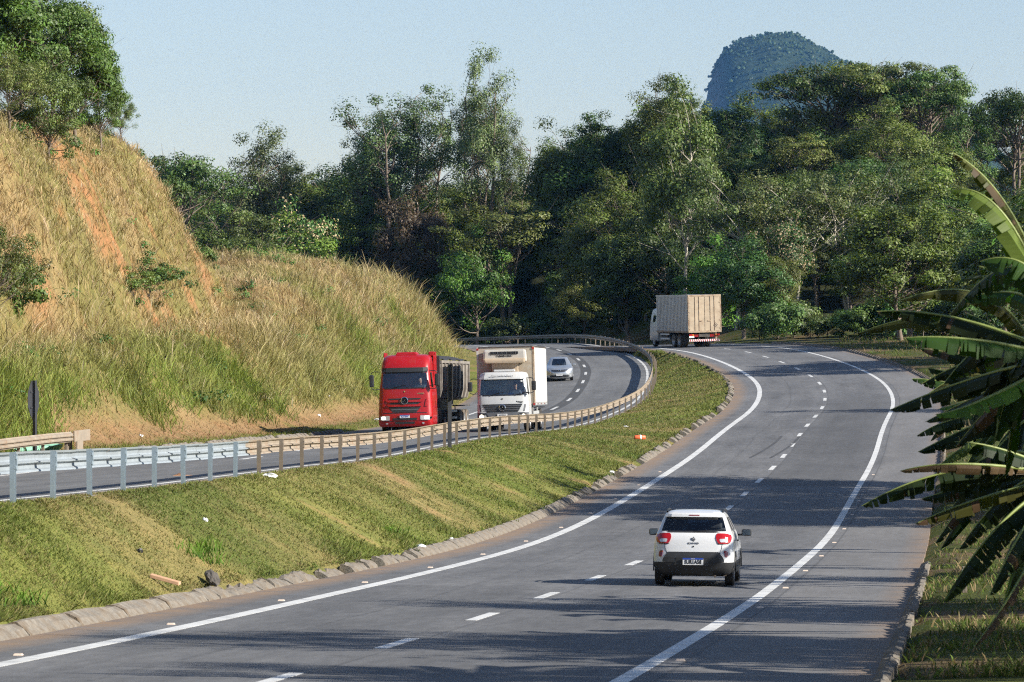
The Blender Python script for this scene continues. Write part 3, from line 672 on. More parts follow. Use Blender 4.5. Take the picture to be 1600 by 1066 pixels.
# ------------------------------------------------------------------ white hatchback
def hatchback():
    c = empty('hatchback_car', (0, 0, 0), 0, 'white compact hatchback with black bumper driving away on the near carriageway', 'car')
    lv = [(.20, .66, 1.62, -1.66, .22, .20), (.27, .735, 1.74, -1.765, .26, .22), (.36, .765, 1.80, -1.82, .30, .24), (.47, .785, 1.83, -1.845, .32, .25),
          (.58, .788, 1.84, -1.84, .34, .26), (.665, .786, 1.82, -1.815, .36, .26), (.76, .782, 1.78, -1.80, .36, .26), (.87, .774, 1.68, -1.785, .36, .25), (.96, .758, 1.38, -1.755, .36, .24),
          (1.035, .735, .98, -1.71, .33, .23), (1.07, .715, .86, -1.675, .30, .20), (1.16, .68, .66, -1.60, .26, .17), (1.26, .64, .42, -1.515, .24, .15), (1.335, .61, .20, -1.45, .24, .14),
          (1.385, .585, .06, -1.44, .24, .13), (1.42, .555, -.06, -1.42, .24, .14), (1.455, .50, -.22, -1.30, .24, .16), (1.475, .40, -.42, -1.12, .22, .18), (1.482, .25, -.55, -.95, .18, .16)]
    H = Hull(lv, 12, 5, 12, .18, .055)
    glass_rows = range(9, 13)
    def glassy(i, s_, j):
        if i in range(10, 13) and (s_ == 'rear' or (s_ == 'crr' and j < 2) or (s_ == 'crl' and j > 2)): return True
        if i in range(9, 13) and s_ == 'front': return True
        if i in range(10, 13) and s_ in ('right', 'left'):
            jj = j if s_ == 'right' else 11-j
            return 2 <= jj <= 10 and jj not in (6,)
        return False
    lower = lambda i, s_, j: (i <= 2) or (i <= 4 and s_ == 'rear')
    H.part('body', lambda i, s_, j: not glassy(i, s_, j) and not lower(i, s_, j), M['white_paint'], c, top=True)
    H.part('bumper', lower, M['black_pl'], c, bottom=True, push=.004)
    H.part('rear_window', lambda i, s_, j: glassy(i, s_, j) and s_ in ('rear', 'crr', 'crl'), M['glass_dark'], c)
    H.part('windscreen', lambda i, s_, j: glassy(i, s_, j) and s_ == 'front', M['glass'], c)
    for sd in ('right', 'left'): H.part('side_window', lambda i, s_, j: glassy(i, s_, j) and s_ == sd, M['glass_dark'], c)
    H.patch('window_surround', 'rear', [(1.30, -.585, .585), (1.335, -.57, .57)], M['black_pl'], c, .007, 8)
    H.patch('window_surround', 'rear', [(1.045, -.50, .50), (1.075, -.62, .62)], M['black_pl'], c, .007, 8)
    # roof spoiler lip
    H.patch('spoiler', 'rear', [(1.345, -.56, .56), (1.365, -.565, .565), (1.395, -.55, .55)], M['white_paint'], c, .05, 10)
    H.patch('brake_light', 'rear', [(1.372, -.10, .10), (1.388, -.10, .10)], M['red_dark'], c, .056, 2)
    # stepped upper edge of the black bumper
    H.patch('bumper_insert', 'rear', [(.475, -.60, .60), (.52, -.60, .60), (.56, -.58, .58), (.61, -.545, .545), (.655, -.505, .505), (.672, -.48, .48)], M['black_pl'], c, .012, 12)
    H.patch('bumper_insert', 'rear', [(.40, -.33, .33), (.42, -.37, .37), (.56, -.33, .33), (.585, -.29, .29)], M['black_pl'], c, .022, 6)
    for sg in (-1, 1):
        rows = [(.835, .50, .66), (.855, .475, .715), (.90, .45, .735), (.955, .435, .74), (1.00, .44, .725), (1.025, .455, .66), (1.035, .47, .60)]
        fl = lambda rr: [(z, sg*a, sg*b) if sg > 0 else (z, sg*b, sg*a) for z, a, b in rr]
        t = H.patch('tail_light', 'rear', fl(rows), M['red_light'], c, .016, 8)
        H.patch('reverse_lens', 'rear', fl([(.862, .53, .645), (.885, .515, .665), (.915, .51, .66), (.928, .53, .62)]), M['clear_lens'], t, .020, 4)
        H.patch('light_rim', 'rear', fl([(.822, .49, .675), (.838, .47, .71)]), M['black_pl'], t, .010, 4)
        H.patch('reflector', 'rear', fl([(.575, .625, .665), (.60, .615, .68), (.66, .60, .675), (.695, .60, .645)]), M['red_dark'], c, .012, 3)
        # tailgate shut line
        H.patch('shut_line', 'rear', fl([(.665, .515, .523), (.74, .545, .553), (.83, .56, .568)]), M['ink'], c, .003, 1)
    # number plate with blue header
    yb = H.y('rear', 0, .48)-.036
    pl = box('number_plate', (0, yb, .485), (.40, .012, .13), M['plate_white'], c)
    box('plate_header', (0, yb-.008, .5395), (.398, .006, .03), M['plate_blue'], pl)
    text('plate_lettering', 'SUR1A58', .105, M['ink'], pl, (0, yb-.009, .474), (R_(90), 0, 0), .002, .80, .0025)
    text('plate_lettering', 'BRASIL', .026, M['plate_white'], pl, (0, yb-.0125, .5395), (R_(90), 0, 0), .001)
    # diamond emblem and lettering
    bm = bmesh.new(); q = []
    for (ro, yy) in ((1.0, 0), (.95, -.012), (.5, -.014), (.45, 0)):
        q.append([bm.verts.new((ro*a, yy, ro*b)) for a, b in ((.042, 0), (0, .055), (-.042, 0), (0, -.055))])
    for a in range(3):
        for i in range(4): bm.faces.new((q[a][i], q[a][(i+1) % 4], q[a+1][(i+1) % 4], q[a+1][i]))
    em = link('emblem', bm_mesh('emblem', bm, M['grey_pl']), c); em.location = (0, H.y('rear', 0, .915)-.004, .915)
    text('lettering', 'KWID', .052, M['grey_pl'], c, (0, H.y('rear', 0, .835)-.004, .835), (R_(90), 0, 0), .003, 1.35, .001, 1.25)
    cyl('camera_button', (0, H.y('rear', 0, .775)-.004, .775), .016, .012, M['ink'], c, 'Y', 12)
    tube('wiper', [(0, H.y('rear', 0, 1.06)-.012, 1.06), (.12, H.y('rear', .1, 1.075)-.016, 1.075), (.30, H.y('rear', .3, 1.085)-.016, 1.085)], .009, M['ink'], c, 5)
    for sg in (-1, 1):
        tube('roof_rail', [(sg*.545, -1.25, 1.44), (sg*.55, -1.15, 1.475), (sg*.55, -.5, 1.49), (sg*.55, -.1, 1.465), (sg*.56, 0, 1.43)], .017, M['black_pl'], c, 6)
        m = box('mirror', (sg*.93, .66, 1.00), (.20, .10, .135), M['black_pl'], c, .04)
        box('mirror_glass', (sg*.93, .606, 1.00), (.155, .004, .10), M['mirror'], m)
        box('mirror_arm', (sg*.80, .68, .955), (.12, .05, .04), M['black_pl'], m)
        for y in (-1.20, 1.22):
            wheel(c, sg*.685, y, .290, .175)
            # wheel arch cladding
            V, Fq = [], []
            for i in range(13):
                a = math.pi*i/12
                for rr, xx in ((.315, .775), (.315, .80), (.385, .80), (.385, .775)): V.append((sg*xx, y+rr*math.cos(a), .29+rr*math.sin(a)))
            for i in range(12):
                for j in range(4): f = (i*4+j, i*4+(j+1) % 4, (i+1)*4+(j+1) % 4, (i+1)*4+j); Fq.append(f if sg > 0 else f[::-1])
            link('wheel_arch', py_mesh('wheel_arch', V, Fq, M['black_pl']), c)
        box('sill', (sg*.765, 0, .30), (.05, 1.7, .10), M['black_pl'], c, .015)
        box('door_handle', (sg*.785, -.05, .86), (.03, .16, .03), M['black_pl'], c, .01)
        # front seats seen through the rear glass
        st = box('seat', (sg*.34, .05, .80), (.46, .14, .62), M['seat'], c, .06, Matrix.Rotation(R_(14), 3, 'X'))
        box('headrest', (sg*.34, -.06, 1.19), (.27, .10, .20), M['seat'], st, .045)
    box('rear_seat', (0, -.98, .72), (1.25, .16, .52), M['seat'], c, .05, Matrix.Rotation(R_(12), 3, 'X'))
    box('dashboard', (0, .62, .88), (1.32, .40, .20), M['dash'], c, .05)
    box('rear_view_mirror', (.02, .30, 1.27), (.20, .03, .06), M['ink'], c, .01)
    cyl('exhaust', (.42, -1.72, .20), .025, .2, M['chassis'], c, 'Y', 10)
    box('underbody', (0, 0, .25), (1.28, 3.2, .10), M['chassis'], c)
    return c
car = hatchback(); place(car, RR, 32.6, 2.15, False, R_(0.8)); car.scale = (.945, .945, .945)

# ------------------------------------------------------------------ silver sedan
def sedan():
    c = empty('sedan_car', (0, 0, 0), 0, 'silver sedan following behind the white refrigerated truck on the bend', 'car')
    lv = [(.18, .74, 2.16, -2.15, .30, .30), (.25, .83, 2.24, -2.22, .36, .32), (.36, .86, 2.27, -2.26, .40, .34), (.50, .875, 2.27, -2.27, .44, .34), (.62, .88, 2.25, -2.26, .46, .34), (.72, .88, 2.19, -2.24, .48, .34),
          (.80, .872, 2.06, -2.22, .48, .34), (.87, .86, 1.78, -2.18, .46, .33), (.93, .84, 1.36, -2.10, .42, .32), (.985, .80, 1.02, -1.86, .34, .30), (1.03, .77, .90, -1.60, .30, .26), (1.15, .70, .66, -1.38, .24, .22), (1.28, .63, .40, -1.12, .22, .2),
          (1.37, .585, .20, -.92, .22, .2), (1.43, .52, .0, -.72, .22, .2), (1.465, .40, -.2, -.52, .18, .16), (1.475, .2, -.3, -.42, .08, .08)]
    H = Hull(lv, 10, 5, 12, .22, .10)
    def glassy(i, s_, j):
        if i in (9, 10, 11, 12) and s_ in ('front', 'rear'): return True
        if i in (10, 11, 12) and s_ in ('right', 'left'):
            jj = j if s_ == 'right' else 11-j; return 1 <= jj <= 10 and jj != 5
        return False
    H.part('body', lambda i, s_, j: not glassy(i, s_, j), M['silver'], c, top=True, bottom=True)
    H.part('windscreen', lambda i, s_, j: glassy(i, s_, j) and s_ == 'front', M['windscreen'], c)
    H.part('rear_window', lambda i, s_, j: glassy(i, s_, j) and s_ == 'rear', M['glass_dark'], c)
    for sd in ('right', 'left'): H.part('side_window', lambda i, s_, j: glassy(i, s_, j) and s_ == sd, M['glass_dark'], c)
    g = H.patch('grille', 'front', [(.60, -.30, .30), (.64, -.42, .42), (.70, -.50, .50), (.735, -.52, .52)], M['black_pl'], c, .010, 8)
    H.patch('chrome_bar', 'front', [(.735, -.52, .52), (.755, -.535, .535)], M['chrome'], g, .016, 8)
    H.patch('chrome_bar', 'front', [(.655, -.44, .44), (.668, -.46, .46)], M['chrome'], g, .016, 8)
    em = lathe('emblem', [(.075, 0), (.075, .012), (.05, .02), (.05, 0)], M['chrome'], c, (0, H.y('front', 0, .70)+.012, .70), 18); em.rotation_euler = (0, 0, R_(90)); em.scale = (1, 1.25, 1)
    H.patch('air_intake', 'front', [(.27, -.58, .58), (.32, -.62, .62), (.38, -.60, .60), (.41, -.55, .55)], M['black_pl'], c, .010, 8)
    pl = box('number_plate', (0, 2.295, .43), (.40, .012, .13), M['plate_white'], c); text('plate_lettering', 'EZK4720', .08, M['ink'], pl, (0, 2.302, .43), (R_(90), 0, R_(180)), .002, .9)
    for sg in (-1, 1):
        fl = lambda rr: [(z, sg*a, sg*b) if sg > 0 else (z, sg*b, sg*a) for z, a, b in rr]
        H.patch('headlight', 'front', fl([(.64, .56, .72), (.68, .55, .81), (.73, .56, .84), (.79, .62, .845), (.81, .70, .84)]), M['clear_lens'], c, .010, 6)
        H.patch('fog_lamp', 'front', fl([(.34, .66, .74), (.40, .655, .75)]), M['headlamp_on' if False else 'clear_lens'], c, .012, 3)
        m = box('mirror', (sg*.98, .72, .98), (.20, .10, .14), M['silver'], c, .045); box('mirror_arm', (sg*.87, .73, .94), (.10, .04, .05), M['black_pl'], m)
        for y in (-1.28, 1.32): wheel(c, sg*.775, y, .318, .205)
        for y in (-.1, -1.0):
            st = box('seat', (sg*.36, y, .78), (.48, .14, .60), M['seat'], c, .06, Matrix.Rotation(R_(14), 3, 'X')); box('headrest', (sg*.36, y-.10, 1.17), (.27, .10, .18), M['seat'], st, .04)
    box('dashboard', (0, .72, .86), (1.4, .36, .2), M['dash'], c, .05)
    tube('wiper', [(.3, .98, 1.0), (-.1, .90, 1.055), (-.35, .86, 1.06)], .01, M['ink'], c, 5)
    return c
sed = sedan(); place(sed, RL, 199.0, -1.6, True, R_(1.5))

# ------------------------------------------------------------------ trucks
def mirror_set(c, sg, x, y, z0, z1, mat):
    m = box('mirror', (sg*(x+.30), y, (z0+z1)/2), (.20, .14, z1-z0), mat, c, .05)
    tube('mirror_arm', [(sg*(x-.05), y-.05, z1+.12), (sg*(x+.18), y, z1+.14), (sg*(x+.30), y, z1+.08), (sg*(x+.30), y, z1)], .02, M['black_pl'], m, 6)
    tube('mirror_arm', [(sg*(x-.05), y-.05, z0-.10), (sg*(x+.18), y, z0-.12), (sg*(x+.30), y, z0-.06), (sg*(x+.30), y, z0)], .02, M['black_pl'], m, 6)
    return m
def red_tractor():
    c = empty('truck_tractor', (0, 0, 0), 0, 'red high-roof truck tractor with lit headlights on the far carriageway', 'truck')
    hw = 1.20
    lv = [(.32, 1.13, .0, -2.15, .16, .06), (.42, hw, .06, -2.15, .20, .06), (.62, hw, .09, -2.15, .22, .06), (.90, hw, .09, -2.15, .22, .06), (1.10, hw-.01, .06, -2.15, .22, .06), (1.35, hw-.02, .05, -2.15, .22, .06), (1.62, hw-.03, .03, -2.15, .22, .06), (1.97, hw-.05, -.0, -2.15, .22, .06),
          (2.02, hw-.06, -.01, -2.15, .20, .06), (2.35, hw-.10, -.10, -2.15, .16, .06), (2.68, hw-.13, -.19, -2.15, .16, .06), (2.74, hw-.13, -.20, -2.15, .18, .06), (2.92, hw-.13, -.24, -2.15, .2, .06), (3.15, hw-.14, -.36, -2.15, .26, .08), (3.36, hw-.18, -.56, -2.15, .34, .12), (3.46, hw-.28, -.80, -2.08, .4, .16), (3.49, hw-.5, -1.0, -1.9, .3, .14)]
    H = Hull(lv, 10, 5, 10, .10, 0)
    ws = lambda i, s_, j: i in (8, 9) and (s_ == 'front' or (s_ == 'cfr' and j > 3) or (s_ == 'cfl' and j < 1))
    sw = lambda i, s_, j: i in (8, 9) and ((s_ == 'right' and 5 <= j <= 8) or (s_ == 'left' and 1 <= j <= 4))
    H.part('cab', lambda i, s_, j: not ws(i, s_, j) and not sw(i, s_, j), M['red_paint'], c, top=True, bottom=True)
    H.part('windscreen', ws, M['windscreen'], c)
    for sd in ('right', 'left'): H.part('side_window', lambda i, s_, j: sw(i, s_, j) and s_ == sd, M['glass_dark'], c)
    H.patch('sun_visor', 'front', [(2.72, -1.0, 1.0), (2.80, -1.02, 1.02), (2.91, -1.0, 1.0)], M['black_pl'], c, .06, 10)
    H.patch('windscreen_frame', 'front', [(1.985, -1.08, 1.08), (2.035, -1.08, 1.08)], M['ink'], c, .015, 10)
    H.patch('windscreen_frame', 'front', [(2.66, -1.0, 1.0), (2.72, -1.0, 1.0)], M['ink'], c, .012, 10)
    # grille: three dark slots under the badge, chrome-free red bars between
    for z0, z1, a0, a1 in ((1.50, 1.565, .66, .74), (1.30, 1.375, .60, .68), (.95, 1.185, .52, .72)):
        g = H.patch('grille', 'front', [(z0, -a0, a0), ((z0+z1)/2, -(a0+a1)/2, (a0+a1)/2), (z1, -a1, a1)], M['black_pl'], c, .012, 8)
        if z1-z0 > .2: H.patch('grille_bar', 'front', [(1.055, -.58, .58), (1.085, -.60, .60)], M['grey_pl'], g, .02, 8)
    for z0, z1, a in ((1.395, 1.485, .86), (1.20, 1.285, .80)):
        H.patch('grille_bar', 'front', [(z0, -a+.08, a-.08), (z1, -a, a)], M['red_paint'], c, .045, 10)
    star_emblem(c, (0, H.y('front', 0, 1.46)+.055, 1.46), .165, M['chrome'])
    cyl('emblem_backing', (0, H.y('front', 0, 1.46)+.035, 1.46), .15, .03, M['ink'], c, 'Y', 24)
    bg_ = cyl('badge', (0, H.y('front', 0, 1.86)+.01, 1.86), .035, .015, M['chrome'], c, 'Y', 12)
    text('lettering', 'AXOR', .085, M['chrome'], c, (-.72, H.y('front', .72, 1.76)+.012, 1.76), (R_(90), 0, R_(180)), .004, 1.3, .002)
    H.patch('air_intake', 'front', [(.60, -.52, .52), (.70, -.54, .54)], M['black_pl'], c, .010, 8)
    H.patch('air_intake', 'front', [(.44, -.42, .42), (.53, -.44, .44)], M['black_pl'], c, .010, 8)
    H.patch('bumper_line', 'front', [(.905, -1.16, 1.16), (.935, -1.16, 1.16)], M['ink'], c, .006, 12)
    H.patch('bumper_line', 'front', [(.555, -1.0, 1.0), (.572, -1.0, 1.0)], M['ink'], c, .006, 12)
    pl = box('number_plate', (0, H.y('front', 0, .76)+.03, .765), (.44, .015, .14), M['plate_white'], c); box('plate_header', (0, H.y('front', 0, .76)+.039, .82), (.438, .006, .03), M['plate_blue'], pl)
    text('plate_lettering', 'RQT2B41', .10, M['plate_blue'], pl, (0, H.y('front', 0, .76)+.039, .752), (R_(90), 0, R_(180)), .002, .85, .002)
    for sg in (-1, 1):
        fl = lambda rr: [(z, sg*a, sg*b) if sg > 0 else (z, sg*b, sg*a) for z, a, b in rr]
        hl = H.patch('headlight', 'front', fl([(.60, .70, 1.08), (.63, .68, 1.10), (.78, .68, 1.10), (.80, .70, 1.06)]), M['clear_lens'], c, .014, 6)
        H.patch('bulb', 'front', fl([(.635, .88, 1.02), (.655, .865, 1.04), (.745, .865, 1.04), (.765, .88, 1.02)]), M['headlamp_on'], hl, .022, 4)
        H.patch('side_grille', 'front', fl([(1.20, .88, 1.00), (1.45, .93, 1.06), (1.54, .98, 1.08)]), M['red_paint'], c, .03, 4)
        H.patch('fog_lamp', 'front', fl([(.43, .76, .84), (.49, .76, .85)]), M['clear_lens'], c, .014, 3)
        mirror_set(c, sg, hw-.05, .0, 2.08, 2.62, M['black_pl'])
        box('wheel_step', (sg*1.16, -.25, .70), (.05, .5, .08), M['black_pl'], c)
        wheel(c, sg*1.02, -1.35, .50, .30); wheel(c, sg*1.06, -4.55, .50, .28, dual=True); wheel(c, sg*1.06, -5.75, .50, .28, dual=True)
        st = box('seat', (sg*.55, -1.15, 1.75), (.52, .16, .80), M['seat'], c, .06); box('seat_base', (sg*.55, -.90, 1.38), (.52, .52, .18), M['seat'], st, .05)
        box('fender', (sg*1.16, -1.35, 1.06), (.07, 1.25, .08), M['red_paint'], c, .02)
    bm = bmesh.new(); bm_box(bm, (0, -1.25, 3.53), (1.0, .8, .14), .05, taper=(.85, .85)); link('roof_hatch', bm_mesh('roof_hatch', bm, M['red_paint']), c)
    for sg in (-1, 1): box('wind_deflector', (sg*1.10, -2.1, 2.95), (.05, .9, 1.3), M['red_paint'], c, .02)
    box('deflector_cap', (-1.0, -1.9, 3.50), (.25, .5, .22), M['red_paint'], c, .06)
    box('dashboard', (0, -.36, 1.86), (2.0, .5, .22), M['dash'], c, .06)
    box('papers', (.05, -.16, 1.985), (.28, .16, .01), M['paper'], c); box('papers', (-.62, -.16, 1.99), (.40, .16, .03), M['paper'], c)
    sw_ = lathe('steering_wheel', [(.22, -.015), (.235, 0), (.22, .015), (.205, 0), (.22, -.015)], M['ink'], c, (-.55, -.62, 2.04), 18); sw_.rotation_euler = (0, R_(35), R_(90))
    box('chassis', (0, -3.9, .85), (.9, 5.0, .26), M['chassis'], c); box('fifth_wheel', (0, -5.1, 1.10), (.95, .9, .12), M['chassis'], c, .03)
    box('fuel_tank', (.92, -3.2, .72), (.55, 1.2, .52), M['chassis'], c, .1); box('air_tank', (-.92, -3.2, .72), (.55, 1.2, .52), M['chassis'], c, .1)
    box('cab_back', (0, -2.3, 1.9), (1.9, .25, 1.9), M['black_pl'], c); cyl('exhaust_stack', (-1.0, -2.45, 2.3), .09, 1.9, M['chassis'], c, 'Z', 12)
    for sg in (-1, 1): tube('wiper', [(sg*.7-.2, .01, 2.03), (sg*.7-.55, -.02, 2.12), (sg*.7-.75, -.02, 2.13)], .014, M['ink'], c, 5)
    return c
UT = 117.6
tractor = red_tractor(); place(tractor, RL, UT, -2.08, True)
def dump_trailer():
    c = empty('dump_trailer', (0, 0, 0), 0, 'long grey ribbed dump trailer hitched behind the red tractor', 'trailer')
    y0, y1 = -2.75, -12.6; top, bot, hw, hb = 3.22, 1.42, 1.24, .82
    V, Fq = [], []
    prof = [(hb, bot), (hb+.28, bot+.14), (hw-.05, bot+.55), (hw, top), (hw-.05, top), (hw-.11, bot+.58), (hb+.24, bot+.20), (hb, bot+.06)]
    full = [(x, z) for x, z in prof[:4]]+[(-x, z) for x, z in prof[:4]][::-1]
    k = len(full); m_ = 10
    for i in range(m_+1):
        y = y0+(y1-y0)*i/m_
        for x, z in full: V.append((x, y, z))
    for i in range(m_):
        for j in range(k):
            if j == 3: continue
            Fq.append((i*k+j, i*k+(j+1) % k, (i+1)*k+(j+1) % k, (i+1)*k+j))
    Fq += [tuple(range(k)), tuple(m_*k+k-1-j for j in range(k))]
    link('tub', py_mesh('tub', V, Fq, M['tub']), c)
    for sg in (-1, 1):
        for i in range(9):
            y = y0-.15+(y1-y0+.3)*i/8
            Vr = []
            for dy in (-.07, .07):
                for x, z in ((hb+.28, bot+.10), (hw-.02, bot+.52), (hw+.0, top-.02)):
                    Vr += [(sg*(x-.06), y+dy, z), (sg*(x+.07), y+dy, z)]
            q = [(0, 1, 3, 2), (2, 3, 5, 4), (6, 8, 9, 7), (8, 10, 11, 9), (1, 7, 9, 3), (3, 9, 11, 5), (0, 2, 8, 6), (2, 4, 10, 8), (4, 5, 11, 10), (0, 6, 7, 1)]
            link('rib', py_mesh('rib', Vr, q if sg > 0 else [f[::-1] for f in q], M['tub']), c)
        box('top_rail', (sg*(hw+.01), (y0+y1)/2, top-.06), (.12, y1-y0 if y1 > y0 else y0-y1, .12), M['tub'], c)
        box('mudguard', (sg*1.08, -10.9, 1.16), (.40, 3.4, .05), M['chassis'], c)
        for y in (-9.75, -10.95, -12.1): wheel(c, sg*1.08, y, .49, .26, 'rim', 'dusty_rubber', dual=True)
        box('side_guard', (sg*1.12, -7.6, .92), (.04, 2.4, .10), M['plate_white'], c); box('side_guard', (sg*1.12, -7.6, .62), (.04, 2.4, .10), M['plate_white'], c)
        for y in (-6.6, -8.6): box('guard_post', (sg*1.08, y, .85), (.04, .08, .7), M['chassis'], c)
    # load cover
    V = []; n = 12; w_ = 7
    for i in range(n+1):
        y = y0-.05+(y1-y0+.1)*i/n
        for j in range(w_+1):
            t = -1+2*j/w_; V.append((t*(hw-.02), y, top+.03+.22*(1-t*t)+.05*math.sin(i*1.9+j)))
    link('tarpaulin', py_mesh('tarpaulin', V, [(i*(w_+1)+j, i*(w_+1)+j+1, (i+1)*(w_+1)+j+1, (i+1)*(w_+1)+j) for i in range(n) for j in range(w_)], M['tarp'], True), c)
    box('frame', (0, -8.0, 1.30), (.95, 9.2, .28), M['chassis'], c); box('landing_leg', (.7, -5.9, .75), (.14, .14, .9), M['chassis'], c); box('landing_leg', (-.7, -5.9, .75), (.14, .14, .9), M['chassis'], c)
    box('gap_shade_headboard', (0, y0+.12, 2.25), (2.44, .10, 2.3), M['black_pl'], c); box('gap_shade_skirt', (-1.0, -4.6, 1.0), (.06, 3.6, .95), M['black_pl'], c); box('gap_shade_skirt', (1.0, -4.6, 1.0), (.06, 3.6, .95), M['black_pl'], c); cyl('hydraulic_ram', (0, y0+.35, 2.1), .12, 1.6, M['chassis'], c, 'Z', 12)  # black headboard and added skirts stand in for the deep shade behind the cab
    return c
trailer = dump_trailer(); place(trailer, RL, UT+8, -2.08, True); trailer.location = tractor.location; trailer.rotation_euler = tractor.rotation_euler
trailer.rotation_euler[2] += R_(-.6)
def seat_driver(veh, lx, ly, lz, label, shirt, up, s=1.12):
    bpy.context.view_layer.update(); p = veh.matrix_world @ Vector((lx, ly, lz))
    d = driver(p, veh.rotation_euler[2], label, shirt, up, s); return d
seat_driver(tractor, -.55, -1.0, 1.55, 'driver in a dark shirt behind the windscreen of the red truck', M['shirt_dark'], True)

def fridge_truck():
    c = empty('refrigerated_truck', (0, 0, 0), 0, 'white refrigerated box truck with lit headlights on the far carriageway', 'truck')
    hw = 1.14
    lv = [(.42, 1.05, .02, -1.75, .16, .06), (.50, hw, .06, -1.75, .20, .06), (.66, hw, .08, -1.75, .22, .06), (.83, hw, .07, -1.75, .22, .06), (1.20, hw-.01, .04, -1.75, .22, .06), (1.56, hw-.03, .0, -1.75, .2, .06),
          (1.60, hw-.035, -.01, -1.75, .18, .06), (1.95, hw-.07, -.11, -1.75, .15, .06), (2.29, hw-.10, -.20, -1.75, .15, .06), (2.34, hw-.10, -.21, -1.75, .16, .06), (2.48, hw-.12, -.26, -1.75, .2, .08), (2.58, hw-.18, -.36, -1.72, .28, .1), (2.62, hw-.35, -.6, -1.6, .25, .1)]
    H = Hull(lv, 10, 5, 10, .09, 0)
    ws = lambda i, s_, j: i in (6, 7) and (s_ == 'front' or (s_ == 'cfr' and j > 3) or (s_ == 'cfl' and j < 1))
    sw = lambda i, s_, j: i in (6, 7) and ((s_ == 'right' and 4 <= j <= 8) or (s_ == 'left' and 1 <= j <= 5))
    low = lambda i, s_, j: i in (0, 1, 2) and s_ in ('front', 'cfr', 'cfl')
    H.part('cab', lambda i, s_, j: not ws(i, s_, j) and not sw(i, s_, j) and not low(i, s_, j), M['truck_white'], c, top=True, bottom=True)
    H.part('bumper', low, M['grey_pl'], c)
    H.part('windscreen', ws, M['windscreen'], c)
    for sd in ('right', 'left'): H.part('side_window', lambda i, s_, j: sw(i, s_, j) and s_ == sd, M['glass_dark'], c)
    H.patch('windscreen_frame', 'front', [(1.57, -1.03, 1.03), (1.615, -1.03, 1.03)], M['ink'], c, .014, 10)
    H.patch('sun_visor', 'front', [(2.30, -1.0, 1.0), (2.36, -1.02, 1.02), (2.55, -.96, .96), (2.58, -.92, .92)], M['truck_white'], c, .10, 10)
    text('lettering', 'Mercedes-Benz', .15, M['rim'], c, (0, H.y('front', 0, 2.44)+.115, 2.44), (R_(90), 0, R_(180)), .004, 1.05, .0)
    g = H.patch('grille', 'front', [(.845, -.68, .68), (.90, -.72, .72), (1.20, -.89, .89)], M['black_pl'], c, .012, 10)
    for z in (.93, 1.02, 1.11): H.patch('grille_bar', 'front', [(z, -.74-(z-.9)*.4, .74+(z-.9)*.4), (z+.022, -.75-(z-.9)*.4, .75+(z-.9)*.4)], M['grey_pl'], g, .03, 10)
    star_emblem(c, (0, H.y('front', 0, 1.04)+.035, 1.04), .15, M['chrome'])
    cyl('badge', (0, H.y('front', 0, 1.43)+.01, 1.43), .035, .015, M['grey_pl'], c, 'Y', 12)
    text('lettering', 'Atego', .11, M['ink'], c, (-.76, H.y('front', .76, 1.29)+.012, 1.29), (R_(90), R_(0), R_(180)), .004, 1.2, .002)
    H.patch('air_intake', 'front', [(.50, -.46, .46), (.62, -.60, .60)], M['black_pl'], c, .012, 8)
    H.patch('bumper_trim', 'front', [(.63, -.56, .56), (.655, -.62, .62), (.80, -.72, .72), (.825, -.73, .73)], M['grey_pl'], c, .02, 8)
    pl = box('number_plate', (0, H.y('front', 0, .68)+.035, .70), (.44, .015, .14), M['plate_white'], c); text('plate_lettering', 'PPT7E33', .10, M['ink'], pl, (0, H.y('front', 0, .68)+.044, .70), (R_(90), 0, R_(180)), .002, .85, .002)
    for sg in (-1, 1):
        fl = lambda rr: [(z, sg*a, sg*b) if sg > 0 else (z, sg*b, sg*a) for z, a, b in rr]
        hp = H.patch('headlight', 'front', fl([(.55, .72, 1.00), (.60, .68, 1.06), (.76, .74, 1.07), (.79, .80, 1.04)]), M['black_pl'], c, .016, 6)
        b_ = cyl('bulb', (sg*.93, H.y('front', .93, .665)+.02, .665), .085, .05, M['headlamp_on'], hp, 'Y', 18)
        cyl('lens', (sg*.77, H.y('front', .77, .665)+.015, .665), .06, .04, M['clear_lens'], hp, 'Y', 16)
        mirror_set(c, sg, hw-.03, .0, 1.78, 2.20, M['black_pl'])
        H.patch('corner_vent', 'front', fl([(.88, .93, 1.00), (1.18, .98, 1.06)]), M['grey_pl'], c, .012, 3)
        wheel(c, sg*.99, -1.15, .47, .27); wheel(c, sg*1.04, -6.3, .47, .27, dual=True)
        st = box('seat', (sg*.5, -1.02, 1.42), (.5, .16, .8), M['seat'], c, .06); box('seat_base', (sg*.5, -.8, 1.08), (.5, .5, .16), M['seat'], st, .05)
        box('side_guard', (sg*1.14, -3.9, .78), (.05, 2.9, .14), M['truck_white'], c); box('side_guard', (sg*1.14, -3.9, .48), (.05, 2.9, .10), M['truck_white'], c)
        for y in (-2.7, -5.1): box('guard_post', (sg*1.10, y, .75), (.06, .10, .75), M['truck_white'], c)
        box('mudguard', (sg*1.05, -6.3, 1.0), (.5, 1.2, .04), M['black_pl'], c)
    box('dashboard', (0, -.34, 1.46), (1.95, .48, .22), M['dash'], c, .06)
    box('papers', (.22, -.16, 1.595), (.45, .14, .02), M['paper'], c); box('papers', (-.10, -.15, 1.60), (.30, .14, .03), M['paper'], c); box('cloth', (-.36, -.22, 1.63), (.26, .14, .09), M['blue_cloth'], c, .03)
    sw_ = lathe('steering_wheel', [(.22, -.015), (.235, 0), (.22, .015), (.205, 0), (.22, -.015)], M['ink'], c, (-.5, -.58, 1.66), 18); sw_.rotation_euler = (0, R_(35), R_(90))
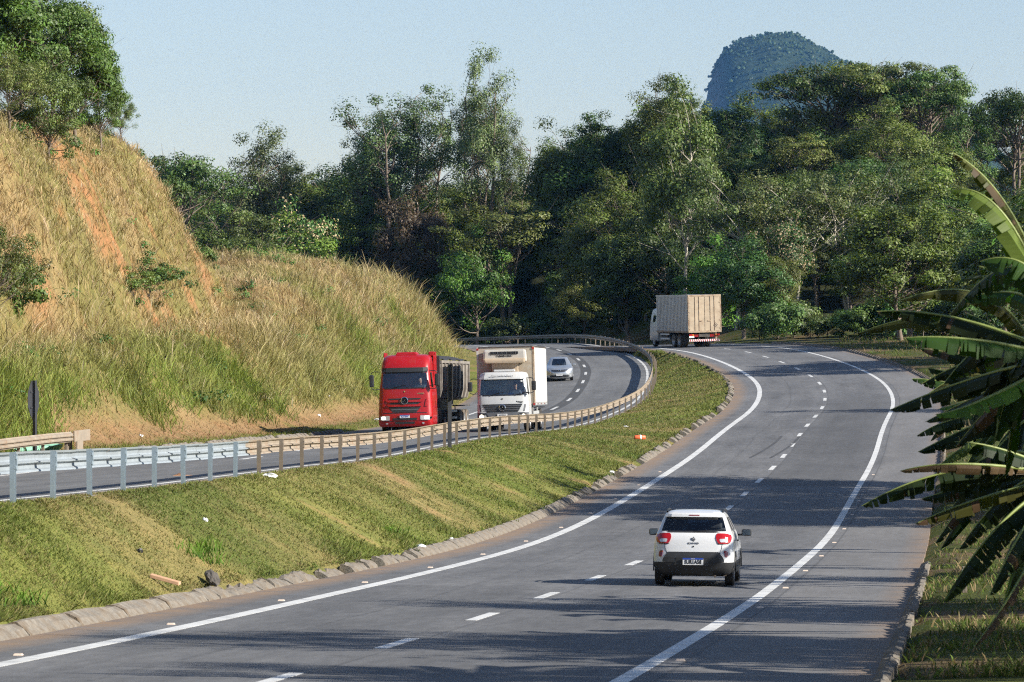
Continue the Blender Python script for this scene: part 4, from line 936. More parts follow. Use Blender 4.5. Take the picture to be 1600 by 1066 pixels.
    box('inspection_sticker', (-.86, -.155, 2.20), (.08, .01, .08), M['paper'], c)
    # insulated box body, panel by panel
    y0, y1, bx, z0, z1 = -1.98, -8.4, 1.29, 1.10, 3.74
    bd = box('box_body', (0, (y0+y1)/2, (z0+z1)/2), (2*bx-.06, y0-y1-.06, z1-z0-.06), M['box_white'], c)
    box('front_panel', (0, y0-.012, (z0+z1)/2), (2*bx-.12, .03, z1-z0-.12), M['box_front'], bd)
    for sg in (-1, 1):
        box('side_panel', (sg*(bx-.012), (y0+y1)/2, (z0+z1)/2+.03), (.03, y0-y1-.14, z1-z0-.2), M['box_white'], bd)
        box('corner_trim', (sg*(bx-.035), y0-.02, (z0+z1)/2), (.08, .075, z1-z0+.004), M['rust'] if sg < 0 else M['box_white'], bd)
        box('bottom_rail', (sg*(bx-.02), (y0+y1)/2, z0+.05), (.055, y0-y1, .10), M['rim'], bd)
        for z in (z0+.06, z1-.08): box('marker_light', (sg*(bx-.05), y0+.025, z), (.09, .03, .09), M['red_light'], bd)
        n = 7
        for i in range(n): box('reflector', (sg*(bx+.010), y0-.5-i*.85, z0+.06), (.012, .20, .05), M['red_light'] if i % 2 else M['plate_white'], bd)
    box('roof_trim', (0, (y0+y1)/2, z1-.01), (2*bx+.004, y0-y1+.01, .05), M['chassis'], bd)
    # refrigeration unit on the front wall
    f = bmesh.new(); bm_box(f, (0, -1.70, 3.34), (1.96, .50, .56), .10, taper=(.96, .92)); fo = link('cooling_unit', bm_mesh('cooling_unit', f, M['fridge']), c)
    box('vent_slot', (0, -1.445, 3.47), (1.24, .03, .12), M['ink'], fo, .012)
    for i in range(6): box('vent_vane', (-.5+i*.2, -1.428, 3.47), (.02, .02, .11), M['grey_pl'], fo)
    text('lettering', 'THERMO KING', .105, M['ink'], fo, (0, -1.442, 3.33), (R_(90), 0, R_(180)), .003, 1.0, .003)
    f = bmesh.new(); bm_box(f, (0, -1.63, 3.12), (1.80, .66, .22), .08, taper=(1.06, 1.0)); link('cooling_skirt', bm_mesh('cooling_skirt', f, M['beige']), fo)
    box('cooling_lower', (0, -1.80, 2.80), (1.20, .32, .50), M['beige'], c, .04)
    for sg in (-1, 1): tube('hose', [(sg*.55, -1.78, 3.05), (sg*.62, -1.70, 2.85), (sg*.58, -1.72, 2.62)], .025, M['ink'], c, 6)
    V = []
    box('roof_deflector', (0, -1.35, 2.68), (.95, .30, .10), M['truck_white'], c, .04)
    box('chassis', (0, -4.6, .85), (.85, 7.2, .25), M['chassis'], c); box('rear_bumper', (0, -8.35, .55), (2.3, .10, .14), M['chassis'], c)
    box('fuel_tank', (.85, -2.5, .75), (.5, .9, .5), M['chassis'], c, .08); box('battery_box', (-.85, -2.5, .75), (.5, .8, .5), M['chassis'], c, .04)
    for sg in (-1, 1): tube('wiper', [(sg*.55-.1, .02, 1.61), (sg*.55-.45, -.02, 1.70), (sg*.55-.62, -.02, 1.70)], .013, M['ink'], c, 5)
    return c
ftruck = fridge_truck(); place(ftruck, RL, UT+1.0, 2.12, True, R_(.8))
seat_driver(ftruck, -.50, -.86, 1.22, 'driver in a dark shirt at the wheel of the white refrigerated truck', M['shirt_dark'], True)

def box_truck():
    c = empty('box_truck', (0, 0, 0), 0, 'box truck with dirty tan rear doors rounding the far bend', 'truck')
    hw = 1.15
    lv = [(.42, 1.05, 4.9, 3.0, .2, .06), (.55, hw, 4.95, 3.0, .22, .06), (1.0, hw, 4.94, 3.0, .22, .06), (1.7, hw-.03, 4.9, 3.0, .2, .06), (2.4, hw-.10, 4.7, 3.0, .16, .06), (2.75, hw-.14, 4.55, 3.02, .25, .08), (2.85, hw-.3, 4.3, 3.2, .2, .1)]
    H = Hull(lv, 6, 4, 8, .08, 0)
    sw = lambda i, s_, j: i == 3 and s_ in ('right', 'left', 'front') and (s_ == 'front' or 2 <= j <= 6)
    H.part('cab', lambda i, s_, j: not sw(i, s_, j), M['truck_white'], c, top=True, bottom=True); H.part('window', sw, M['glass_dark'], c)
    y0, y1, bx, z0, z1 = 2.85, -3.9, 1.29, 1.10, 3.86
    bd = box('box_body', (0, (y0+y1)/2, (z0+z1)/2), (2*bx-.05, y0-y1-.05, z1-z0-.05), M['grey_panel'], c)
    for sg in (-1, 1):
        n = 22
        for i in range(n): box('side_rib', (sg*(bx-.012), y1+.22+(y0-y1-.44)*i/(n-1), (z0+z1)/2), (.03, .16, z1-z0-.22), M['grey_panel'], bd, .010)
        box('side_rail', (sg*(bx-.02), (y0+y1)/2, z0+.05), (.06, y0-y1, .13), M['rust'], bd); box('side_rail', (sg*(bx-.02), (y0+y1)/2, z1-.05), (.06, y0-y1, .12), M['grey_panel'], bd)
        d = box('rear_door', (sg*.615, y1-.01, (z0+z1)/2), (1.19, .05, z1-z0-.24), M['door_panel'], c)
        for k_ in (.28, .08): tube('lock_bar', [(sg*(.615+k_*1.6-.3), y1-.055, z0+.12), (sg*(.615+k_*1.6-.3), y1-.055, z1-.12)], .02, M['rust'], d, 6)
        for z in (z0+.3, z0+.9, z0+1.5, z0+2.2): box('hinge', (sg*1.20, y1-.045, z), (.12, .03, .07), M['rust'], d)
        box('handle', (sg*.33, y1-.07, z0+.85), (.22, .03, .05), M['rust'], d)
        box('rear_post', (sg*1.265, y1+.01, (z0+z1)/2), (.07, .10, z1-z0+.01), M['rust'], bd)
        t = box('tail_light', (sg*1.02, y1+.10, .92), (.34, .06, .12), M['red_light'], c, .01); box('lens', (sg*.90, y1+.065, .92), (.09, .01, .09), M['amber'], t)
        wheel(c, sg*.99, 3.9, .48, .27); wheel(c, sg*1.04, -1.6, .48, .27, tyre='dusty_rubber', dual=True); wheel(c, sg*1.04, -.4, .48, .27, tyre='dusty_rubber', dual=True)
        box('side_guard', (sg*1.15, 1.4, .95), (.05, 1.9, .12), M['plate_white'], c); box('side_guard', (sg*1.15, 1.4, .62), (.05, 1.9, .12), M['plate_white'], c)
        box('mud_flap', (sg*1.02, -2.35, .60), (.55, .02, .6), M['ink'], c)
        mirror_set(c, sg, hw-.02, 4.75, 1.9, 2.4, M['black_pl'])
    box('door_frame', (0, y1+.01, z1-.06), (2*bx+.004, .12, .13), M['rust'], bd); box('door_frame', (0, y1+.01, z0+.06), (2*bx+.004, .12, .13), M['rust'], bd)
    text('hazard_mark', 'III', .40, M['ink'], c, (.82, y1-.04, 1.62), (R_(90), R_(40), 0), .003)
    pl = box('number_plate', (-1.02, y1+.06, .78), (.40, .015, .13), M['plate_white'], c)
    bar = box('rear_bumper', (0, y1+.12, .52), (2.4, .08, .16), M['plate_white'], c)
    for i in range(16):
        V = [(-1.18+i*.15+a, y1+.075, z) for a, z in ((0, .445), (.075, .445), (.125, .595), (.05, .595))]
        link('stripe', py_mesh('stripe', V, [(0, 1, 2, 3)], M['red_light']), bar)
    box('chassis', (0, 0, .90), (.85, 7.6, .25), M['chassis'], c); box('cross_member', (0, y1+.2, .88), (2.2, .12, .22), M['red_dark'], c)
    box('fuel_tank', (-.85, 1.5, .78), (.5, 1.0, .5), M['chassis'], c, .08)
    return c
btruck = box_truck(); place(btruck, RR, 247, -.9, False, R_(8.2))

# ------------------------------------------------------------------ vegetation kit
M['grass'] = leaf_mat('grass_blades', .28, .7, 0.0, .15, (1.0, 1.0, .7))
M['leaf'] = leaf_mat('tree_leaves', .22, .5, .28, .35, (1.1, 1.3, .45))
M['banana'] = leaf_mat('banana_leaf', .30, .55, .10, .25, (1.1, 1.4, .4))
M['bark'] = simple('grey_bark', (.16, .125, .095), .9, 0, var=.3, vs_=3, bmp=.4, bs_=12)
M['pale_bark'] = simple('pale_bark', (.44, .40, .33), .8, 0, var=.18, vs_=2, dirt=((.28, .22, .16), 1.5, .5, .75))
M['dark_bark'] = simple('dark_bark', (.085, .065, .05), .9, 0, var=.3, vs_=3)
M['stem'] = simple('banana_stem', (.14, .12, .05), .7, 0, var=.35, vs_=3, dirt=((.09, .055, .03), 2, .4, .65))
M['midrib'] = simple('leaf_midrib', (.22, .27, .07), .5, 0, var=.15)
rng = np.random.default_rng(11)
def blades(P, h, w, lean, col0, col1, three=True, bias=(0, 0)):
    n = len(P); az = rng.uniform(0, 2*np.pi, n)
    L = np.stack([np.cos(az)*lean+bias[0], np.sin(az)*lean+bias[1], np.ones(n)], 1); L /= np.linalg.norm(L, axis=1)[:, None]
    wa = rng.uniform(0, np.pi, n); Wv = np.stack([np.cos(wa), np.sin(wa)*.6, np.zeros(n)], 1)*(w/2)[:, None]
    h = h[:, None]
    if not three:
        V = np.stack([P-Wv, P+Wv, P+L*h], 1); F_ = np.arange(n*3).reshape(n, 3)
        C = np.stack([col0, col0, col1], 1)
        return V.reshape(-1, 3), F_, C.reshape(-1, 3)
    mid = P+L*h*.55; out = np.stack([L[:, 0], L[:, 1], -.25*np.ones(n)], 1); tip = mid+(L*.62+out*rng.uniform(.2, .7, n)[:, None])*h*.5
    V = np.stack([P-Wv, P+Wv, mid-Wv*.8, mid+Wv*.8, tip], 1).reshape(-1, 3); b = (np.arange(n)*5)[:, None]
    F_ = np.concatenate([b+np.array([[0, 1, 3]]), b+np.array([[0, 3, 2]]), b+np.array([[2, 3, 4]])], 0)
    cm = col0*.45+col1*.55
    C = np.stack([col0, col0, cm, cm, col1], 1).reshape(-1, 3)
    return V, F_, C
def stuff(name, parts, label, cat=None):
    V, F_, C, b = [], [], [], 0
    for v, f, c in parts: V.append(v); F_.append(f+b); C.append(c); b += len(v)
    o = link(name, np_mesh(name, np.concatenate(V), np.concatenate(F_), M['grass'], col=np.concatenate(C)))
    return tag(o, label, cat or 'grass', kind='stuff')
def jit(c, n, a=.25): return np.clip(np.asarray(c)*(1+rng.uniform(-a, a, (n, 1)))*(1+rng.uniform(-.08, .08, (n, 3))), 0, 1)

# ---- tall dry grass on the cut slope
def hill_grass():
    n0 = 420000
    d = rng.uniform(70, 305, n0); x = -rng.uniform(-.03, .142, n0)*d - rng.uniform(0, 1, n0)
    z, gi = terrain(x, d); v = gi['dL']; u = gi['uL']
    zb, _ = terrain(x-.6, d); steep = np.clip(np.abs(zb-z)/.6, 0, 2.5); wst = np.clip((1+steep*1.15)/3.0, 0, 1)
    red = red_soil(x, d, gi); dens = 1-.72*red
    tall = sst(0, 1.2, v+(fbm(x, d, 3, 5)-.5)*2.6-np.interp(u, [60, 72, 85, 170, 200], [1.9, 2.0, 3.2, 3.4, 2.2]))
    track = np.exp(-((v-(3.2+np.interp(u, [0, 45, 80, 125, 150, 190], [.9, 1.0, 3.3, 5.1, 6.0, 9])*1.25))/.55)**2)*np.interp(u, [40, 50, 120, 150], [0, 1, 1, 0])
    ok = gi['hs'] & (v > 1.0) & (u < 268) & (rng.random(n0) < dens*tall*(1-.6*track)) & (rng.random(n0) < np.interp(d, [70, 305], [.6, 1])*.85*wst)
    x, d, z, v, u = x[ok], d[ok], z[ok], v[ok], u[ok]; n = len(x); parts = []
    clump = fbm(x, d, 2.0, 91); g1 = fbm(x, d, 9, 61); g2 = fbm(x, d, 3.2, 62)
    green = np.clip(sst(.52, .70, g1*.55+g2*.45)*np.interp(v, [6, 11], [.6, .32])+sst(9, 4, v)*np.interp(u, [20, 60, 110, 150, 230], [1, 1.0, .85, .6, .3])*1.0+.35*np.interp(u, [150, 165, 220, 240], [0, 1, 1, 0])*(g2 > .48), 0, 1)
    H = np.interp(u, [0, 60, 120, 180, 268], [.9, .95, .95, 1.35, 1.1])*(.25+1.5*clump)*rng.uniform(.5, 1.3, n)
    H *= np.interp(v, [8, 11, 20], [1.0, .46, .55])*np.where(rng.random(n) < .12, 1.5, 1)
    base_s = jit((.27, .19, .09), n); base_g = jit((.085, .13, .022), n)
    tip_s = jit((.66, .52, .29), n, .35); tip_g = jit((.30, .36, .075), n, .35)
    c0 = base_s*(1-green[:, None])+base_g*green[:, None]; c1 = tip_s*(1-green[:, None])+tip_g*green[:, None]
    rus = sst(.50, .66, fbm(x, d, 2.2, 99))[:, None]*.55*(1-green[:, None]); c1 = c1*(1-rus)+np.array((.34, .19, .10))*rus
    dk = sst(.56, .68, fbm(x, d, 1.5, 123))[:, None]*.55; c1 = c1*(1-dk)+np.array((.09, .115, .03))*dk; c0 = c0*(1-dk*.6)
    pale = (rng.random(n) < .16*(1-green))[:, None]; c1 = np.where(pale, jit((.72, .60, .42), n), c1)
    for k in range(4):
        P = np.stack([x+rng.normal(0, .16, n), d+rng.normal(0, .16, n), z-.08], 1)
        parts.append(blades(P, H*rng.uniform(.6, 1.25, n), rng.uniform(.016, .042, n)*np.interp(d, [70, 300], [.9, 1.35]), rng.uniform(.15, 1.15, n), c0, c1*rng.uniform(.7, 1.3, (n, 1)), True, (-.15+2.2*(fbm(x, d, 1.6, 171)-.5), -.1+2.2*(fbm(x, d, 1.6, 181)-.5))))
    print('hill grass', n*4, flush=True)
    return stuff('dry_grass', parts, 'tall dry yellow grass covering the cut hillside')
hill_grass()
def hill_weeds():
    r_ = np.random.default_rng(5); d = r_.uniform(80, 290, 1500); x = -r_.uniform(-.03, .14, 1500)*d; z, gi = terrain(x, d)
    ok = gi['hs'] & (gi['dL'] > 4) & (gi['uL'] < 255) & (fbm(x, d, 6, 211) > .46); x, d, z = x[ok][:230], d[ok][:230], z[ok][:230]; V, F_, K, b = [], [], [], 0
    for i in range(len(x)):
        c = np.array((.07, .105, .024)) if r_.random() < .6 else np.array((.17, .115, .05)); s_ = r_.uniform(.25, .6)
        v, f, k = leaf_cloud(np.array([[x[i]+r_.normal(0, s_*.5), d[i]+r_.normal(0, s_*.5), z[i]+s_*.6] for _ in range(3)]), s_, 38, .13, c*r_.uniform(.7, 1.3), np.array([x[i], d[i], z[i]]), r_)
        V.append(v); F_.append(f+b); K.append(k); b += len(v)
    o = link('hillside_weeds', np_mesh('hillside_weeds', np.concatenate(V), np.concatenate(F_), M['leaf'], col=np.concatenate(K))); tag(o, 'small leafy weeds scattered through the dry hillside grass', 'weeds', kind='stuff')
# ---- mown grass on the median bank and low verge strips
def lawn():
    n0 = 400000; parts = []
    d = 38+np.abs(rng.random(n0))**1.9*258; kp = RR.at(RR.u, RK-.3); gp = RL.at(RL.u, LG+.1); i1 = np.argmax(kp[:, 1] > 300); i2 = np.argmax(gp[:, 1] > 300)
    xk = np.interp(d, kp[:i1, 1], kp[:i1, 0]); xg = np.interp(d, gp[:i2, 1], gp[:i2, 0]); xg = np.maximum(xg, -.137*d); x = xg+(xk-xg)*rng.random(n0)
    z, gi = terrain(x, d)
    ok = (~gi['side']) & (~gi['hs']) & (~gi['inR']) & (~gi['inL']) & (rng.random(n0) < .9)
    x, d, z, t = x[ok], d[ok], z[ok], gi['t'][ok]
    gi2 = {k: v[ok] for k, v in gi.items()}; gc = ground_colour(x, d, gi2); n = len(x)
    lush = sst(.50, .66, fbm(x, d, 3.3, 131))*(.35+.65*sst(.35, .05, t)); bare = sst(.655, .70, fbm(x, d, 2.2, 31))
    keep = rng.random(n) > bare*.85; x, d, z, gc, lush = x[keep], d[keep], z[keep], gc[keep], lush[keep]; n = len(x)
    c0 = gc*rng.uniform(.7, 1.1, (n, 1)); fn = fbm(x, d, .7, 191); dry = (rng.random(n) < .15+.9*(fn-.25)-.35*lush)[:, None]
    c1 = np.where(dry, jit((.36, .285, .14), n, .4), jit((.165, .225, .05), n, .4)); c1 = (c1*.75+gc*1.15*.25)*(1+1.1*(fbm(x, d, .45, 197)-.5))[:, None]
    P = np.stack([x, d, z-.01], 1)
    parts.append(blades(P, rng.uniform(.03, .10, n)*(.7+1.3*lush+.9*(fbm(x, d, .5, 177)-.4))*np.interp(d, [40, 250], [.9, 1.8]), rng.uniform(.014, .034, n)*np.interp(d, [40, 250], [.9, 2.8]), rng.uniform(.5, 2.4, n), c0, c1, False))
    print('lawn', n)
    # hill foot verge
    m0 = 170000; d = rng.uniform(75, 230, m0); x = -rng.uniform(-.03, .14, m0)*d; z, gi = terrain(x, d)
    ok = gi['hs'] & (gi['dL'] > .05) & (gi['dL'] < 5.0); x, d, z, vv = x[ok], d[ok], z[ok], gi['dL'][ok]; n = len(x); gr = (rng.random(n) < sst(2.6, 1.2, vv)*.85+.12)[:, None]
    parts.append(blades(np.stack([x, d, z], 1), rng.uniform(.05, .20, n)*np.where(rng.random(n) < .06, 2.2, 1), rng.uniform(.02, .05, n), rng.uniform(.4, 2.0, n), np.where(gr, jit((.10, .12, .03), n), jit((.22, .13, .07), n)), np.where(gr, jit((.22, .24, .06), n), jit((.38, .26, .14), n)), False))
    return stuff('mown_grass', parts, 'short patchy green and straw grass on the median bank')
lawn()
def tufts(name, pts, label, hmax=.3, per=26, cols=((.05, .09, .015), (.16, .26, .04)), spread=.12):
    parts = []
    for (x, y, s_) in pts:
        n = per; z = ground_z(x, y); a = rng.normal(0, spread*s_, (n, 2))
        parts.append(blades(np.stack([x+a[:, 0], y+a[:, 1], np.full(n, z-.02)], 1), rng.uniform(.4, 1, n)*hmax*s_, rng.uniform(.012, .028, n), rng.uniform(.2, .9, n), jit(cols[0], n), jit(cols[1], n), True))
    return stuff(name, parts, label)
def w_at(px_, d): return (px_-800)/6000*d
pts = []
for i in range(620):
    u = rng.uniform(-8, 215); o = RK-.12+rng.normal(0, .20); p = RR.at(u, o)
    if u < 22 and rng.random() < .8: continue
    if u < 22: o = RK-.36
    pts.append((p[0], p[1], rng.uniform(.3, 1.0)))
tufts('kerb_weeds', pts, 'green weeds sprouting along the broken kerb', .20, 18, ((.06, .09, .02), (.20, .27, .06)))
pts = [(RR.at(u_, RK-o_)[0], RR.at(u_, RK-o_)[1], s_) for u_, o_, s_ in [(25, 1.0, 1.2), (25.6, .8, 1), (26.4, 1.1, 1.1), (8.5, .6, .9), (9.5, .55, 1), (10.3, .7, .9), (11.2, .5, 1.0), (48, 1, .8), (2, 1.2, .9), (0, .9, 1), (-1, 1.1, 1)]]
tufts('long_grass_tuft', pts, 'longer bright green grass clumps on the lower bank', .42, 60, ((.05, .10, .015), (.18, .33, .04)), .2)
def verge():
    n0 = 120000; d = 38+rng.random(n0)**1.6*260; x = rng.uniform(.085, .30, n0)*d; z, gi = terrain(x, d); o = gi['oR']
    cl = fbm(x, d, 1.3, 151); ok = (o > RV+.25) & (o < RV+22) & (rng.random(n0) < sst(.40, .60, cl)*.9+.06)
    x, d, z, cl = x[ok], d[ok], z[ok], cl[ok]; n = len(x); g = rng.random(n)[:, None] < .62
    c0 = np.where(g, jit((.06, .085, .018), n), jit((.18, .13, .07), n)); c1 = np.where(g, jit((.17, .24, .05), n), jit((.36, .28, .14), n))
    H = rng.uniform(.05, .20, n)*(.6+cl)*np.interp(d, [40, 200, 300], [1, 1.2, 3.0])
    return stuff('verge_grass', [blades(np.stack([x, d, z-.02], 1), H, rng.uniform(.012, .03, n)*np.interp(d, [40, 250], [1, 2.2]), rng.uniform(.3, 1.0, n), c0, c1, True)], 'rough grass and weeds on the verge under the banana plants')
verge()
pts = []
for i in range(26):
    u = rng.uniform(-5, 40); p = RR.at(u, RV-rng.uniform(.1, 1.6)**1.4*.6); pts.append((p[0], p[1], rng.uniform(.4, 1.0)))
for q in pts: pass
tufts('shoulder_weeds', pts, 'small weeds growing through the dusty shoulder edge', .20, 26, ((.06, .09, .02), (.24, .28, .07)))

# ------------------------------------------------------------------ trees
def leaf_cloud(C, rc, nl, size, col, outc, r_, flat=.65, droop=0.0, upw=.7, var=.35):
    """C clump centres -> leaf quads"""
    V, K = [], []
    for i in range(len(C)):
        n = int(nl*r_.uniform(.6, 1.3)); rad = rc*r_.uniform(.7, 1.3)
        p = r_.normal(0, 1, (n, 3)); p /= np.linalg.norm(p, axis=1)[:, None]; rr = r_.random(n)[:, None]**.42
        P = C[i]+p*rr*rad*np.array([1, 1, flat])
        o = (C[i]-outc); o = o/(np.linalg.norm(o)+1e-6)
        nm = o*.30+p*.95+np.array([0, 0, upw*.55])+r_.normal(0, .34, (n, 3)); nm /= np.linalg.norm(nm, axis=1)[:, None]
        t = r_.normal(0, 1, (n, 3)); t[:, 2] -= droop*2; t -= (t*nm).sum(1)[:, None]*nm; t /= np.linalg.norm(t, axis=1)[:, None]+1e-9
        b = np.cross(nm, t); L = (size*r_.uniform(.65, 1.4, n))[:, None]
        V.append(np.stack([P-t*L*.5, P+b*L*.30, P+t*L*.5, P-b*L*.30], 1).reshape(-1, 3))
        cc = np.asarray(col)*np.array([1.10, 1.32, 1.15])*(1+r_.uniform(-var, var))*(1+r_.uniform(-.22, .22, (n, 1)))*(1+r_.uniform(-.10, .10, (n, 3)))
        K.append(np.repeat(np.clip(cc, 0, 1), 4, 0))
    V = np.concatenate(V); return V, np.arange(len(V)).reshape(-1, 4), np.concatenate(K)
def make_tree(name, seed, H=12., cw=8., ch=8., nc=46, nl=190, rc=1.05, leaf=.27, col=(.05, .085, .02), bark='bark', tr=.20, limb=.6, flat=.65, droop=0., shell=.45, lean=0., multi=1, upper=.15, limb_r=.34, var=.35, accents=None):
    r_ = np.random.default_rng(seed); zc = H-ch/2; A = np.array([cw/2, cw/2, ch/2]); C = []
    ph = r_.uniform(0, 6.28, 4)
    while len(C) < nc:
        p = r_.normal(0, 1, 3); p /= np.linalg.norm(p); q = shell+(1-shell)*r_.random()**.6
        az = math.atan2(p[1], p[0]); m_ = .80+.16*math.sin(2*az+ph[0])+.14*math.sin(3*az+ph[1]+2*p[2])+.12*math.sin(5*az+ph[2]+4*p[2])
        if p[2] < -.55 and r_.random() < .7: continue
        C.append(p*q*m_*A+np.array([lean*H*.25, 0, zc+upper*ch*.1]))
    C = np.array(C); paths = []
    for m_ in range(multi):
        tt = np.linspace(0, 1, 9)[:, None]; off = r_.normal(0, .04*H, 2) if multi > 1 else np.zeros(2)
        end = np.array([lean*H*.25+off[0]*2.2+r_.normal(0, .03*H), off[1]*2.2+r_.normal(0, .03*H), H-ch*.30])
        st = np.array([off[0]*.3, off[1]*.3, -.4]); wob = np.cumsum(r_.normal(0, .012*H, (9, 3)), 0)*np.array([1, 1, 0])
        T = st*(1-tt)+end*tt+wob*tt; rad = tr*(1-.80*tt[:, 0])*(1.25-.25*np.minimum(1, tt[:, 0]*8)); paths.append((T, rad))
        for c in C[m_::multi]:
            if r_.random() > limb: continue
            k = float(np.clip((c[2]-r_.uniform(.6, 1.1)*np.hypot(c[0]-T[5, 0], c[1]-T[5, 1]))/(H-ch*.3), r_.uniform(.12, .4), .97)); i0 = int(k*8); s0 = T[i0]+(T[min(i0+1, 8)]-T[i0])*(k*8-i0)
            w = np.linspace(0, 1, 6)[:, None]; mid = s0*.5+c*.5+np.array([0, 0, -.04*np.linalg.norm(c-s0)])+r_.normal(0, .16*np.linalg.norm(c-s0)+.01, 3)
            Pp = s0*(1-w)**2+2*mid*w*(1-w)+c*w**2; r0 = tr*limb_r*r_.uniform(.6, 1.15)*(1-.4*k); paths.append((Pp, r0*(1-.82*w[:, 0])))
            for _ in range(2):
                j = r_.integers(2, 5); e = c+r_.normal(0, rc*.8, 3); mm = Pp[j]*.5+e*.5+r_.normal(0, .2, 3); w3 = np.linspace(0, 1, 4)[:, None]
                paths.append((Pp[j]*(1-w3)**2+2*mm*w3*(1-w3)+e*w3**2, r0*.42*(1-.75*w3[:, 0])))
    V, Fq = tube_np(paths, 5)
    tme = np_mesh('trunk', V, Fq, M[bark], smooth=True)
    if H > 6: nl = nl*1.55; leaf = leaf*.80
    V, Fq, K = leaf_cloud(C, rc, nl, leaf, col, np.array([0, 0, zc]), r_, flat, droop, var=var)
    if accents:
        sel = r_.random(len(K)//4) < accents[1]; K = K.reshape(-1, 4, 3); K[sel] = np.asarray(accents[0])*(1+r_.uniform(-.2, .2, (sel.sum(), 1, 1))); K = K.reshape(-1, 3)
    cme = np_mesh('crown', V, Fq, M['leaf'], col=K)
    return dict(name=name, H=H, w=cw, trunk=tme, crown=cme)
G1, G2, G3 = (.058, .078, .017), (.094, .102, .022), (.125, .140, .030)
KIND = {
 'dense': [make_tree('dense_tree', 1, 12, 9.0, 11, 78, 200, 1.2, .27, G1), make_tree('dense_tree', 2, 12, 10, 10.4, 84, 190, 1.2, .27, (.064, .082, .019)), make_tree('dense_tree', 3, 11, 8.6, 10, 74, 200, 1.15, .26, (.048, .070, .020), lean=.15)],
 'tall': [make_tree('tall_dense_tree', 31, 18, 10.5, 15, 130, 150, 1.2, .27, G1, tr=.28), make_tree('tall_olive_tree', 32, 18, 11, 15, 130, 145, 1.2, .26, G2, tr=.28, var=.45)],
 'olive': [make_tree('olive_tree', 4, 12, 9, 10.5, 72, 170, 1.15, .25, G2, var=.45), make_tree('olive_tree', 5, 12, 9.6, 10, 70, 165, 1.2, .25, (.112, .112, .028), limb=.8, var=.45)],
 'light': [make_tree('light_green_tree', 6, 11, 8, 9.6, 68, 165, 1.05, .26, G3, var=.4), make_tree('light_green_tree', 7, 10, 8.4, 8.8, 64, 170, 1.1, .26, (.095, .14, .022), var=.4)],
 'euca': [make_tree('eucalyptus_tree', 8, 24, 8.6, 18, 84, 105, 1.05, .25, (.110, .118, .050), 'bark', .26, .7, .9, .5, .25, .08, 2, limb_r=.36), make_tree('eucalyptus_tree', 9, 24, 10, 17, 96, 105, 1.05, .25, (.095, .105, .042), 'bark', .26, .7, .9, .5, .3, -.08, 2, limb_r=.36)],
 'white': [make_tree('white_trunked_tree', 10, 15, 9, 12, 70, 170, 1.1, .25, (.085, .102, .028), 'pale_bark', .19, .36, .8, .3, .35, .0, 1, limb_r=.42), make_tree('white_trunked_tree', 20, 13, 11, 9, 58, 120, 1.05, .24, (.120, .122, .042), 'pale_bark', .18, .5, .6, .1, .45, .15, 2, limb_r=.42)],
 'flat': [make_tree('flat_topped_tree', 11, 11, 11, 4.6, 64, 170, 1.0, .22, (.078, .094, .024), 'bark', .22, .8, .45, 0, .3, .0, 2, limb_r=.4), make_tree('flat_topped_tree', 12, 12, 10, 5.4, 60, 160, 1.0, .22, (.096, .105, .028), 'bark', .22, .8, .45, 0, .3, .1, 2, limb_r=.4)],
 'red': [make_tree('russet_tree', 13, 11, 8, 8, 56, 160, 1.05, .25, (.085, .052, .034))],
 'blossom': [make_tree('blossom_tree', 14, 9, 6.5, 7, 46, 150, .95, .25, (.055, .085, .022), accents=((.42, .30, .19), .28))],
 'shrub': [make_tree('shrub', 15, 3.4, 4.6, 3.3, 38, 130, .65, .19, (.060, .095, .022), 'dark_bark', .07, .5), make_tree('shrub', 16, 3.0, 5.0, 2.9, 38, 120, .65, .19, (.075, .10, .03), 'dark_bark', .07, .5)],
 'feather': [make_tree('feathery_shrub', 17, 3.0, 5.2, 2.9, 46, 80, .45, .12, (.075, .105, .026), 'dark_bark', .035, 1.0, .45, .2, .1, .2, 4)],
 'broad': [make_tree('broadleaf_tree', 18, 9, 8.4, 8.6, 110, 150, .80, .22, (.085, .115, .022), 'bark', .15, .5, upper=0), make_tree('broadleaf_tree', 19, 9, 8, 8.6, 100, 140, .80, .20, (.075, .098, .026), 'bark', .14, .6, var=.45, upper=0), make_tree('broadleaf_tree', 21, 8.5, 8.8, 7.8, 90, 120, .78, .18, (.105, .115, .036), 'bark', .13, .7, upper=0)],
}
KNAME = {'dense': 'dense dark green tree', 'olive': 'olive green tree', 'light': 'light green leafy tree', 'euca': 'tall thin-crowned tree', 'white': 'tree with pale bare limbs', 'flat': 'flat-topped spreading tree', 'red': 'russet brown tree', 'blossom': 'tree with pale tan blossoms', 'shrub': 'dense low shrub', 'feather': 'feathery shrub', 'broad': 'broadleaf tree'}
TREES = []
def tree(kind, x, y, H=None, top=None, wide=1.0, label=None, group=None, rz=None, sink=.0, var=None):
    """stands on the ground at (x, y); top gives its crest height, else H its height"""
    z = ground_z(x, y)-sink; pr = KIND[kind][random.randrange(len(KIND[kind])) if var is None else var]
    if top is not None: H = top-z
    H = max(H, 2.0)
    if H > 14.5 and kind in ('dense', 'olive', 'light'): pr = KIND['tall'][0 if kind == 'dense' else 1]
    s = H/pr['H']; sxy = s*wide
    o = empty(pr['name'], (x, y, z), random.uniform(0, 6.28) if rz is None else rz, label, 'shrub' if 'shrub' in pr['name'] else 'tree', group)
    o.scale = (sxy, sxy, s); link('trunk', pr['trunk'], o); link('crown', pr['crown'], o)
    TREES.append((o, kind, x, y)); return o
def pz(py_, d): return (533-py_)/6000*d
hill_weeds()
